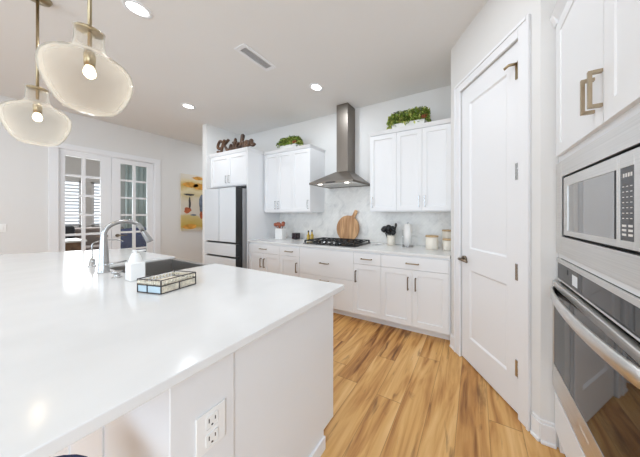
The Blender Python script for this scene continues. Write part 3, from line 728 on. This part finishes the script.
mb = MB()
mb.prism([(-.708, 1.066), (-2.025, 1.066), (-2.025, .612), (-2.715, .612), (-2.715, 1.066), (-3.94, 1.066), (-4.54, .34), (-4.54, -.10), (-.708, -.10)], .884, .914, .003)
tag(mb.build('island_countertop', M['quartz']), 'huge white quartz island countertop with a sink cut into its far side', 'countertop')
# outlet
t = thing('wall_outlet', (ix1+.006, .394, .58), 'white duplex outlet on the end of the island', 'outlet')
FO = Fr((ix1+.006, 0), (0, 1), (1, 0))
mb = MB(); FO.box(mb, .352, .436, 0, .006, .578, .703, .002, 2); mb.build('cover_plate', M['plastic'], t)
for zc in (.612, .668):
    mb = MB(); FO.box(mb, .377, .411, .006, .0085, zc-.020, zc+.020, .003, 2); o = mb.build('receptacle', M['plastic'], t)
    mb = MB(); FO.box(mb, .384, .3865, .0085, .0092, zc-.002, zc+.011); FO.box(mb, .4015, .404, .0085, .0092, zc-.002, zc+.009); mb.cyl(FO.P(.394, .0085, zc-.012), FO.P(.394, .0092, zc-.012), .003, 10)
    mb.build('slots', M['slot'], o)
# sink
t = thing('kitchen_sink', (-2.37, .83, .68), 'dark stainless steel apron sink set into the island countertop', 'sink')
sx0, sx1, sy0, sy1 = -2.713, -2.027, .614, 1.062; zb = .67; zt_ = .900; th = .012
mb = MB()
mb.box((sx0, sy0, zb), (sx1, sy1, zb+th)); mb.box((sx0, sy0, zb), (sx0+th, sy1, zt_), .002); mb.box((sx1-th, sy0, zb), (sx1, sy1, zt_), .002)
mb.box((sx0, sy0, zb), (sx1, sy0+th, zt_), .002); mb.box((sx0, sy1-.028, zb), (sx1, sy1, zt_-.004), .004, 2)
mb.build('basin', M['sink'], t)
mb = MB(); mb.lathe([(.0, 0), (.045, 0), (.045, .003), (.03, .003), (.028, .001), (0, .001)], (-2.37, .80, zb+th), 20, False); mb.build('drain', M['chrome'], t)
# faucet
fx, fy = -2.43, .55
t = thing('kitchen_faucet', (fx, fy, .914), 'tall brushed nickel gooseneck faucet rising behind the island sink', 'faucet')
mb = MB(); mb.lathe([(0, 0), (.030, 0), (.030, .006), (.0275, .010), (.026, .06), (.022, .16), (.0165, .25), (.0145, .28)], (fx, fy, .914), 28, False); mb.build('body', M['chrome'], t)
arc = [(fx, fy, 1.185)] + [(fx, fy+.103-.103*math.cos(q), 1.185+.096*math.sin(q)) for q in [PI*k/20 for k in range(1, 16)]]
e0 = Vector(arc[-1]); hd = Vector((0, .42, -.91)).normalized(); e1 = e0+hd*.055; arc += [tuple(e0+hd*.03), tuple(e1)]
mb = MB(); mb.tube(arc, .0145, 16); mb.build('neck', M['chrome'], t)
mb = MB(); mb.lathe([(.0150, 0), (.0165, .02), (.0215, .095), (.0205, .10), (.0, .10)], tuple(e1), 24, False, tuple(hd)); mb.build('spray_head', M['chrome'], t)
mb = MB(); mb.cyl((fx+.018, fy+.005, .972), (fx+.04, fy+.012, .974), .011, 14); mb.tube([(fx+.034, fy+.012, .974), (fx+.036, fy+.05, .978), (fx+.036, fy+.10, .984)], [.007, .006, .005], 10); mb.build('lever', M['chrome'], t)
gx, gy = -2.80, .575
t = thing('filter_tap', (gx, gy, .914), 'small slim filtered water tap left of the tall faucet', 'tap')
mb = MB(); mb.lathe([(0, 0), (.024, 0), (.024, .006), (.016, .010), (.016, .055), (.007, .065)], (gx, gy, .914), 20, False); mb.build('body', M['chrome'], t)
mb = MB(); mb.tube([(gx, gy, .97), (gx, gy, 1.09)] + [(gx, gy+.085-.085*math.cos(q), 1.09+.03*math.sin(q)) for q in [PI*k/14 for k in range(1, 14)]], .0045, 10); mb.build('spout', M['chrome'], t)
mb = MB(); mb.tube([(gx+.012, gy, .955), (gx+.05, gy-.01, .962)], .005, 8); mb.build('lever', M['chrome'], t)
mb = MB(); mb.lathe([(0, 0), (.024, 0), (.024, .004), (.015, .008), (.015, .028), (.026, .032), (.026, .043), (.0, .045)], (-2.16, .545, .914), 24, False)
tag(mb.build('air_gap_cap', M['chrome']), 'short brushed nickel cap between the faucet and the white soap bottle', 'air gap')
# soap bottle
sxx, syy = -1.975, .575
t = thing('soap_dispenser', (sxx, syy, .914), 'square white soap bottle standing by the island sink', 'soap dispenser')
mb = MB(); mb.box((sxx-.040, syy-.035, .9145), (sxx+.040, syy+.035, 1.028), .008, 3)
mb.lathe([(.034, 0), (.031, .01), (.022, .045), (.019, .05)], (sxx, syy, 1.026), 24, False); mb.build('bottle', M['ceramic'], t)
mb = MB(); mb.lathe([(.019, 0), (.017, .010), (.008, .013), (.007, .022), (.013, .024), (.013, .030), (0, .031)], (sxx, syy, 1.074), 20, False); mb.tube([(sxx, syy, 1.100), (sxx+.01, syy+.045, 1.099)], .005, 8); mb.build('pump', M['plastic'], t)
# glass trinket tray
A0 = Vector((-1.645, .487)); ud = Vector((.178, .040)).normalized(); vd = Vector((-ud.y, ud.x)); wA, wB, hh = .166, .172, .072
FT = Fr(tuple(A0), tuple(ud), tuple(-vd))
t = thing('glass_box', (A0.x+.08, A0.y+.1, .914), 'rectangular glass box with black metal edges and beaded cream rim on the island', 'box')
mb = MB(); e = .0028; z0 = .9145; z1 = z0+.042; z2 = z0+hh
def bar(a, b_): mb.tube([a, b_], e, 6)
def bT(u, v, z): return FT.P(u, -v, z)
for z in (z0+e, z1, z2):
    c4 = [bT(0, 0, z), bT(wA, 0, z), bT(wA, wB, z), bT(0, wB, z)]
    for i in range(4): bar(c4[i], c4[(i+1) % 4])
for (u, v) in ((0, 0), (wA, 0), (wA, wB), (0, wB), (wA*.42, 0), (wA, wB*.5), (wA*.42, wB), (0, wB*.5)): bar(bT(u, v, z0+e), bT(u, v, z2 if (u in (0, wA) and v in (0, wB)) else z1))
mb.build('frame', M['paint_dark'], t)
mb = MB(); FT.box(mb, .001, wA-.001, -.001-.0015, -.001, z0+.004, z1); mb.build('front_glass', M['bluetile'], t)
mb = MB(); FT.box(mb, wA-.003, wA-.001, -wB+.002, -.003, z0+.004, z1); FT.box(mb, .001, .003, -wB+.002, -.003, z0+.004, z1); FT.box(mb, .002, wA-.002, -wB+.002, -wB+.004, z0+.004, z1); mb.build('side_glass', M['shell'], t)
mb = MB()
for k in range(11):
    q = (k+.5)/11
    for (u, v) in ((wA*q, 0), (wA*q, wB), (0, wB*q), (wA, wB*q)): mb.lathe([(0, -.010), (.0055, -.006), (.0055, .006), (0, .010)], bT(u, v, (z1+z2)/2), 8, False)
mb.build('beaded_rim', M['shell'], t)
mb = MB(); FT.box(mb, .005, wA-.005, -wB+.006, -.006, z0+.001, z0+.008); FT.box(mb, .02, wA-.02, -wB+.02, -.02, z0+.008, z0+.05, .01, 2); mb.build('cream_filling', M['shell'], t)

# bar stool
bx_, by_ = -.965, .015
t = thing('bar_stool', (bx_, by_, 0), 'round navy blue padded bar stool tucked under the island overhang', 'stool')
mb = MB(); mb.lathe([(0, 0), (.165, 0), (.19, .012), (.195, .035), (.185, .058), (.15, .068), (0, .072)], (bx_, by_, .585), 32, False); mb.build('seat', M['navy'], t)
for sx_, sy_ in ((1, 1), (1, -1), (-1, 1), (-1, -1)):
    mb = MB(); mb.cyl((bx_+sx_*.11, by_+sy_*.11, .588), (bx_+sx_*.165, by_+sy_*.165, 0), .018, 12, .013); mb.build('leg', M['legwood'], t)
mb = MB(); q = .152
for a, c in (((-q, -q), (q, -q)), ((q, -q), (q, q)), ((q, q), (-q, q)), ((-q, q), (-q, -q))): mb.cyl((bx_+a[0], by_+a[1], .17), (bx_+c[0], by_+c[1], .17), .009, 10)
mb.build('foot_rail', M['legwood'], t)

# ============================================================ OVEN TOWER
FO = Fr((.432, 1.53), (0, -1), (-1, 0))       # u grows towards the camera's right
TW = .92
t = thing('oven_cabinet', (.75, 1.05, 0), 'tall white cabinet housing the microwave and the wall oven', 'cabinet')
mb = MB(); FO.box(mb, 0, TW, -.66, -.60, .1, 2.40); FO.box(mb, 0, .02, -.60, 0, 0, 2.40); FO.box(mb, TW-.02, TW, -.60, 0, 0, 2.40)
FO.box(mb, .02, TW-.02, -.60, 0, 1.622, 2.40); FO.box(mb, .02, TW-.02, -.60, .0, 1.092, 1.112); FO.box(mb, .02, TW-.02, -.60, 0, .10, .335); FO.box(mb, TW-.10, TW-.02, -.6, 0, .335, 1.622)
mb.build('body', M['cab'], t)
mb = MB(); FO.box(mb, 0, TW, -.08, -.07, 0, .1); mb.build('toe_kick', M['cab'], t)
us = .512
for a, b_, hu in ((.024, us, .446), (us, TW-.01, .502)):
    o = shaker(FO, t, a, b_, 1.655, 2.385, rail=.062, depth=.005, slope=.003); pull(FO, o, hu, 1.785, .135, True, .02, M['pull'], out=.040, t=.012)
o = slab(FO, t, .004, TW-.01, .115, .325)
mb = MB(); P = FO.P
mb.hexa([P(.0, -.6, 2.40), P(TW, -.6, 2.40), P(TW, .0, 2.40), P(.0, .0, 2.40), P(.0, -.6, 2.46), P(TW+.02, -.6, 2.46), P(TW+.02, .04, 2.46), P(.0, .04, 2.46)])
mb.hexa([P(.0, .001, 2.40), P(.03, .001, 2.40), P(.03, .02, 2.40), P(.0, .02, 2.40), P(-.006, .001, 2.46), P(.03, .001, 2.46), P(.03, .0405, 2.46), P(-.006, .0405, 2.46)])
mb.build('crown_moulding', M['cab'], t)
def ring_panel(mb, u0, u1, z0, z1, a0, a1, b0, b1, n0, n1):
    FO.box(mb, u0, a0, n0, n1, z0, z1, .001); FO.box(mb, a1, u1, n0, n1, z0, z1, .001); FO.box(mb, a0, a1, n0, n1, z0, b0, .001); FO.box(mb, a0, a1, n0, n1, b1, z1, .001)
# microwave
t = thing('microwave', (.70, 1.1, 1.118), 'built-in stainless microwave with trim kit above the wall oven', 'microwave')
mz0, mz1 = 1.118, 1.620
mb = MB(); ring_panel(mb, .006, .795, mz0, mz1, .082, .715, 1.214, 1.534, .001, .012); mb.build('trim_kit', M['steel'], t)
mb = MB(); FO.box(mb, .082, .715, -.42, -.012, 1.214, 1.534); mb.build('body', M['blackgap'], t)
fz0, fz1 = 1.226, 1.523
mb = MB(); ring_panel(mb, .112, .575, fz0, fz1, .158, .566, 1.250, 1.478, -.012, .012); o = mb.build('door', M['steel'], t)
mb = MB(); FO.box(mb, .158, .566, -.010, .008, 1.250, 1.478); mb.build('door_glass', M['micglass'], o)
mb = MB(); FO.box(mb, .553, .566, .008, .011, 1.250, 1.478); mb.build('glass_edge', M['blackgap'], o)
mb = MB(); ring_panel(mb, .577, .703, fz0, fz1, .584, .652, 1.250, 1.478, -.012, .012); o = mb.build('control_panel', M['steel'], t)
mb = MB(); FO.box(mb, .584, .652, -.010, .0095, 1.250, 1.478); mb.build('keypad_glass', M['keypad'], o)
for nm, rows, cols, u0_, du_, w_, z0_, dz_, h_ in (('key_legend', 7, 3, .593, .019, .009, 1.318, .0165, .0025), ('key_legend', 3, 2, .592, .030, .020, 1.265, .014, .007), ('clock_digit', 1, 4, .596, .012, .008, 1.447, .014, .012)):
    for r_ in range(rows):
        for c_ in range(cols):
            mb = MB(); FO.box(mb, u0_+c_*du_, u0_+c_*du_+w_, .0095, .0098, z0_+r_*dz_, z0_+r_*dz_+h_); mb.build(nm, M['letter'], o)
# wall oven
t = thing('built_in_oven', (.70, 1.1, .335), 'built-in stainless wall oven with curved handle below the microwave', 'oven')
oz0, oz1 = .337, 1.090; ow = .795
mb = MB(); FO.box(mb, .022, ow-.02, -.55, -.002, oz0, oz1-.002); mb.build('body', M['blackgap'], t)
mb = MB(); FO.box(mb, .010, ow, .001, .012, 1.066, oz1, .002); FO.box(mb, .010, ow, .001, .014, .972, .980, .002); FO.box(mb, .010, .016, .001, .012, .972, oz1); mb.build('trim', M['steel'], t)
mb = MB(); FO.box(mb, .016, ow, .001, .010, .980, 1.066); o = mb.build('control_panel', M['glassdark'], t)
mb = MB(); FO.box(mb, .213, .27, .010, .0106, .995, 1.045); mb.build('display', M['label'], o)
mb = MB(); FO.box(mb, .15, .163, .010, .0106, 1.028, 1.052); mb.build('knob_mark', M['slot'], o)
mb = MB(); FO.box(mb, .012, ow, .004, .034, .945, .962, .003); ring_panel(mb, .012, ow, .362, .945, .020, ow-.03, .492, .925, .004, .030); dr = mb.build('door', M['steel'], t)
mb = MB(); FO.box(mb, .020, ow-.03, .004, .027, .492, .925); mb.build('door_glass', M['glassdark'], dr)
# handle bowed outwards
n_ = 28; b = bmesh.new(); rings = []
for k in range(n_+1):
    q = k/n_; u = .026+(ow-.05)*q; n0 = .026+.050*math.sin(PI*q)**.55; z = .905
    sec = [(n0, z-.027), (n0+.009, z-.024), (n0+.012, z), (n0+.009, z+.024), (n0, z+.027), (n0-.003, z)]
    rings.append([b.verts.new(FO.P(u, a, c)) for a, c in sec])
for A, B in zip(rings, rings[1:]):
    for k in range(6):
        f = b.faces.new([A[k], A[(k+1) % 6], B[(k+1) % 6], B[k]]); f.smooth = True
b.faces.new(rings[0]); b.faces.new(rings[-1][::-1]); bmesh.ops.recalc_face_normals(b, faces=b.faces)
mb = MB(); mb.merge(b); mb.build('handle', M['steel'], dr)
mb = MB(); FO.box(mb, .012, ow, .002, .016, oz0, .356, .002)
for k in range(3): FO.box(mb, .03, ow-.03, .016, .018, .338+k*.006, .341+k*.006)
mb.build('vent', M['steel'], t)
mb = MB()
for k in range(9): FO.box(mb, .352+k*.009, .3575+k*.009, .030, .0304, .4325, .4405)
mb.build('lettering', M['letter'], dr)

# ============================================================ CEILING THINGS
def can_light():
    t = thing('recessed_light', (0, 0, ZC), 'round recessed ceiling light', 'light', 'recessed ceiling lights')
    mb = MB(); mb.lathe([(.062, 0), (.062, -.004), (.085, -.006), (.088, 0)], (0, 0, ZC), 32, False); mb.build('trim_ring', M['trim'], t)
    mb = MB(); mb.lathe([(0, -.003), (.062, -.003), (.062, -.001), (0, -.001)], (0, 0, ZC), 32, False); mb.build('lens', M['lens'], t)
    return t
spots = [(-2.49, .737, 'round recessed ceiling light nearest the big pendant'), (-4.01, 1.73, 'round recessed ceiling light farthest left, by the left wall'), (-1.89, 2.185, 'round recessed ceiling light in front of the range hood')]
extra = [(-.35, 1.1, 'round recessed ceiling light over the aisle by the pantry door'), (-5.3, 3.4, 'round recessed fill light added in the hallway behind the refrigerator wall'),  # the hallway light is unseen, added as fill
         (-4.6, -.3, 'round recessed fill light added above the far left end of the island'), (-2.6, -1.2, 'round recessed ceiling light behind the middle of the island seating side'),  # the far-left light is out of view too, put in as fill
         (-4.4, -1.2, 'round recessed ceiling light behind the left end of the island seating side'), (-.5, -1.2, 'round recessed ceiling light behind the right end of the island seating side')]
proto = can_light()
for i, (x, y, lb) in enumerate(spots + extra):
    o = proto if i == 0 else copy_thing(proto, (x, y, ZC))
    o.location = (x, y, ZC); o['label'] = lb
    l = bpy.data.lights.new('can_lamp', 'AREA'); l.shape = 'DISK'; l.size = .12; l.energy = 17; l.color = (.88, .94, 1)
    q = bpy.data.objects.new('can_lamp', l); C.objects.link(q); q.location = (x, y, ZC-.012)
# vent
t = thing('ceiling_vent', (-2.12, 1.51, ZC), 'white rectangular air vent in the ceiling', 'vent')
vx0, vx1, vy0, vy1 = -2.205, -2.04, 1.325, 1.695
mb = MB(); mb.box((vx0, vy0, ZC-.008), (vx0+.035, vy1, ZC), .002); mb.box((vx1-.035, vy0, ZC-.008), (vx1, vy1, ZC), .002); mb.box((vx0+.035, vy0, ZC-.008), (vx1-.035, vy0+.035, ZC)); mb.box((vx0+.035, vy1-.035, ZC-.008), (vx1-.035, vy1, ZC)); mb.build('frame', M['trim'], t)
mb = MB(); mb.box((vx0+.03, vy0+.03, ZC-.002), (vx1-.03, vy1-.03, ZC-.001)); mb.build('duct_shade', M['gap'], t)  # flat grey sheet paints the shade behind the louvers
for k in range(6):
    x = vx0+.042+k*.0155; mb = MB(); mb.hexa([(x, vy0+.035, ZC-.003), (x+.002, vy0+.035, ZC-.003), (x+.002, vy1-.035, ZC-.003), (x, vy1-.035, ZC-.003), (x+.007, vy0+.035, ZC-.009), (x+.009, vy0+.035, ZC-.009), (x+.009, vy1-.035, ZC-.009), (x+.007, vy1-.035, ZC-.009)]); mb.build('louver', M['trim'], t)

# pendants
def pendant(x, y, label):
    t = thing('pendant_light', (x, y, ZC), label, 'pendant light', 'glass pendants over the island')
    mb = MB(); mb.lathe([(0, -.028), (.055, -.026), (.065, -.006), (.065, 0)], (x, y, ZC), 28, False); mb.build('canopy', M['brass'], t)
    mb = MB(); mb.cyl((x, y, 2.22), (x, y, ZC-.02), .0075, 12); mb.build('rod', M['brass'], t)
    mb = MB(); mb.lathe([(0, .008), (.046, .008), (.05, .004), (.05, -.004), (.046, -.007), (0, -.007)], (x, y, 2.298), 28, False); mb.build('cap', M['brass'], t)
    mb = MB(); mb.lathe([(0, 0), (.019, 0), (.021, .05), (.015, .085), (0, .09)], (x, y, 2.115), 20, False); mb.build('socket', M['brass'], t)
    mb = MB(); mb.lathe([(0, -.065), (.010, -.063), (.019, -.052), (.022, -.036), (.018, -.016), (.012, 0)], (x, y, 2.115), 18, False); mb.build('bulb', M['bulb'], t)
    prof = [(.052, 2.305), (.0505, 2.29), (.050, 2.25), (.053, 2.215), (.060, 2.192), (.080, 2.174), (.108, 2.158), (.132, 2.138), (.147, 2.112), (.153, 2.078), (.149, 2.035), (.138, 1.99), (.121, 1.945), (.102, 1.907), (.082, 1.884), (.055, 1.874), (0, 1.871)]
    mb = MB(); mb.lathe([(r, z) for r, z in prof], (x, y, 0), 56, False); mb.build('glass_shade', M['shade'], t)
    l = bpy.data.lights.new('pendant_bulb', 'POINT'); l.energy = 1.0; l.color = (1, .82, .58); l.shadow_soft_size = .03
    o = bpy.data.objects.new('pendant_bulb', l); C.objects.link(o); o.location = (x, y, 2.02)
pendant(-1.84, .37, 'nearer and larger looking clear glass pendant hanging above the island')
pendant(-3.05, .37, 'farther clear glass pendant at the left, hanging above the island')

# ============================================================ LEFT WALL THINGS
t = thing('painting', (XL+.02, 2.76, 1.6), 'unframed abstract canvas in ochre, cream and brick red on the left wall', 'painting')
mb = MB(); mb.box((XL+.001, 2.455, .965), (XL+.032, 3.07, 2.27)); mb.build('canvas', M['art'], t, (XL+.016, 2.76, 1.62))
def blob(y, z, ry, rz, m_, name, n=14):
    b = bmesh.new(); c = [b.verts.new((XL+.0325, y+ry*(1+random.uniform(-.2, .2))*math.cos(2*PI*k/n), z+rz*(1+random.uniform(-.2, .2))*math.sin(2*PI*k/n))) for k in range(n)]
    d_ = [b.verts.new((XL+.0335, v.co.y, v.co.z)) for v in c]; b.faces.new(d_)
    for k in range(n): b.faces.new([c[k], c[(k+1) % n], d_[(k+1) % n], d_[k]])
    bmesh.ops.recalc_face_normals(b, faces=b.faces); mb = MB(); mb.merge(b); mb.build(name, M[m_], t)
blob(2.57, 1.44, .065, .07, 'paint_red', 'paint_shape'); blob(2.61, 1.60, .022, .14, 'paint_dark', 'paint_shape'); blob(2.60, 1.80, .10, .025, 'paint_dark', 'paint_shape')
blob(2.68, 1.33, .06, .02, 'paint_slate', 'paint_shape'); blob(2.84, 1.60, .05, .22, 'paint_slate', 'paint_shape'); blob(2.80, 2.00, .12, .08, 'paint_ochre', 'paint_shape')
blob(2.62, 2.03, .14, .06, 'paint_ochre', 'paint_shape'); blob(2.84, 1.33, .035, .10, 'paint_red', 'paint_shape'); blob(2.62, 1.06, .14, .06, 'paint_ochre', 'paint_shape'); blob(2.78, 2.2, .12, .04, 'paint_ochre', 'paint_shape')
t = thing('light_switch', (XL, .455, 1.09), 'white wall switch left of the french doors', 'switch')
mb = MB(); FL.box(mb, .42, .495, 0, .006, 1.09, 1.205, .002); mb.build('cover_plate', M['plastic'], t)
mb = MB(); FL.box(mb, .443, .472, .006, .010, 1.115, 1.18, .001); mb.build('rocker', M['plastic'], t)
t = thing('light_switch', (-4.465, 2.45, 1.3), 'white wall switch', 'switch') if False else None

# ============================================================ OFFICE THINGS
t = thing('sofa', (-8.8, 1.4, 0), 'taupe sofa beneath the shuttered windows beyond the glass doors', 'sofa')
mb = MB(); mb.box((-9.28, .2, .12), (-8.35, 2.45, .42), .04, 3); mb.build('base', M['taupe'], t)
mb = MB(); mb.box((-9.3, .22, .40), (-9.05, 2.43, 1.0), .06, 3); mb.build('backrest', M['taupe'], t)
for y in (.2, 2.27): mb = MB(); mb.box((-9.28, y, .40), (-8.35, y+.18, .62), .05, 3); mb.build('armrest', M['taupe'], t)
for k in range(3): mb = MB(); mb.box((-9.04, .39+k*.626, .42), (-8.37, .39+k*.626+.62, .56), .04, 3); mb.build('seat_cushion', M['taupe'], t)
mb = MB(); mb.box((-9.02, 1.1, .57), (-8.86, 1.57, 1.07), .05, 3); tag(mb.build('throw_pillow', M['charcoal']), 'dark charcoal pillow standing on the taupe sofa', 'pillow')
t = thing('desk', (-7.3, 1.0, 0), 'white-topped desk with brown wood base behind the left glass door', 'desk')
mb = MB(); mb.box((-7.75, .1, .80), (-7.0, 1.38, .835), .004); mb.build('top', M['plastic'], t)
mb = MB(); mb.box((-7.72, .95, 0), (-7.05, 1.34, .798), .004); mb.build('drawer_pedestal', M['doorstain'], t)
mb = MB(); mb.box((-7.72, .14, 0), (-7.05, .18, .798), .004); mb.build('side_panel', M['doorstain'], t)
t = thing('armchair', (-7.4, 2.15, 0), 'royal blue upholstered armchair seen through the right glass door', 'armchair')
mb = MB(); mb.lathe([(.0, .16), (.30, .16), (.32, .22), (.32, .40), (.29, .45), (0, .47)], (-7.4, 2.15, 0), 28, False); mb.build('seat', M['royal'], t)
b = bmesh.new(); rings = []
for k in range(25):
    q = -2.05+4.1*k/24; top = 1.04-.22*(abs(q)/2.05)**2.5
    c_, s_ = math.cos(q), math.sin(q)
    rings.append([b.verts.new((-7.4+r_*c_*1.0, 2.15+r_*s_*1.08, z)) for r_, z in ((.30, .2), (.39, .2), (.41, top-.06), (.375, top), (.33, top-.01), (.30, top-.08))])
for A, B in zip(rings, rings[1:]):
    for k in range(6):
        f = b.faces.new([A[k], A[(k+1) % 6], B[(k+1) % 6], B[k]]); f.smooth = True
b.faces.new(rings[0]); b.faces.new(rings[-1][::-1]); bmesh.ops.recalc_face_normals(b, faces=b.faces); mb = MB(); mb.merge(b); mb.build('backrest', M['royal'], t)
for q in (.8, 2.4, 3.9, 5.5): mb = MB(); mb.cyl((-7.4+.22*math.cos(q), 2.15+.22*math.sin(q), .17), (-7.4+.26*math.cos(q), 2.15+.26*math.sin(q), 0), .018, 10, .011); mb.build('leg', M['legwood'], t)
b = bmesh.new(); n_ = 60; lo, hi = [], []
for k in range(n_+1):
    y = 2.50+1.15*k/n_; x = -9.28+.035*math.sin(k*1.15); lo.append(b.verts.new((x, y, .03))); hi.append(b.verts.new((x, y, 2.82)))
for k in range(n_): f = b.faces.new([lo[k], lo[k+1], hi[k+1], hi[k]]); f.smooth = True
mb = MB(); mb.merge(b); o = mb.build('curtain', M['teal']); md = o.modifiers.new('thick', 'SOLIDIFY'); md.thickness = .006
tag(o, 'blue grey curtain hanging on the far wall beyond the glass doors', 'curtain')

for o in bpy.data.objects:
    if '_w' in o: del o['_w']
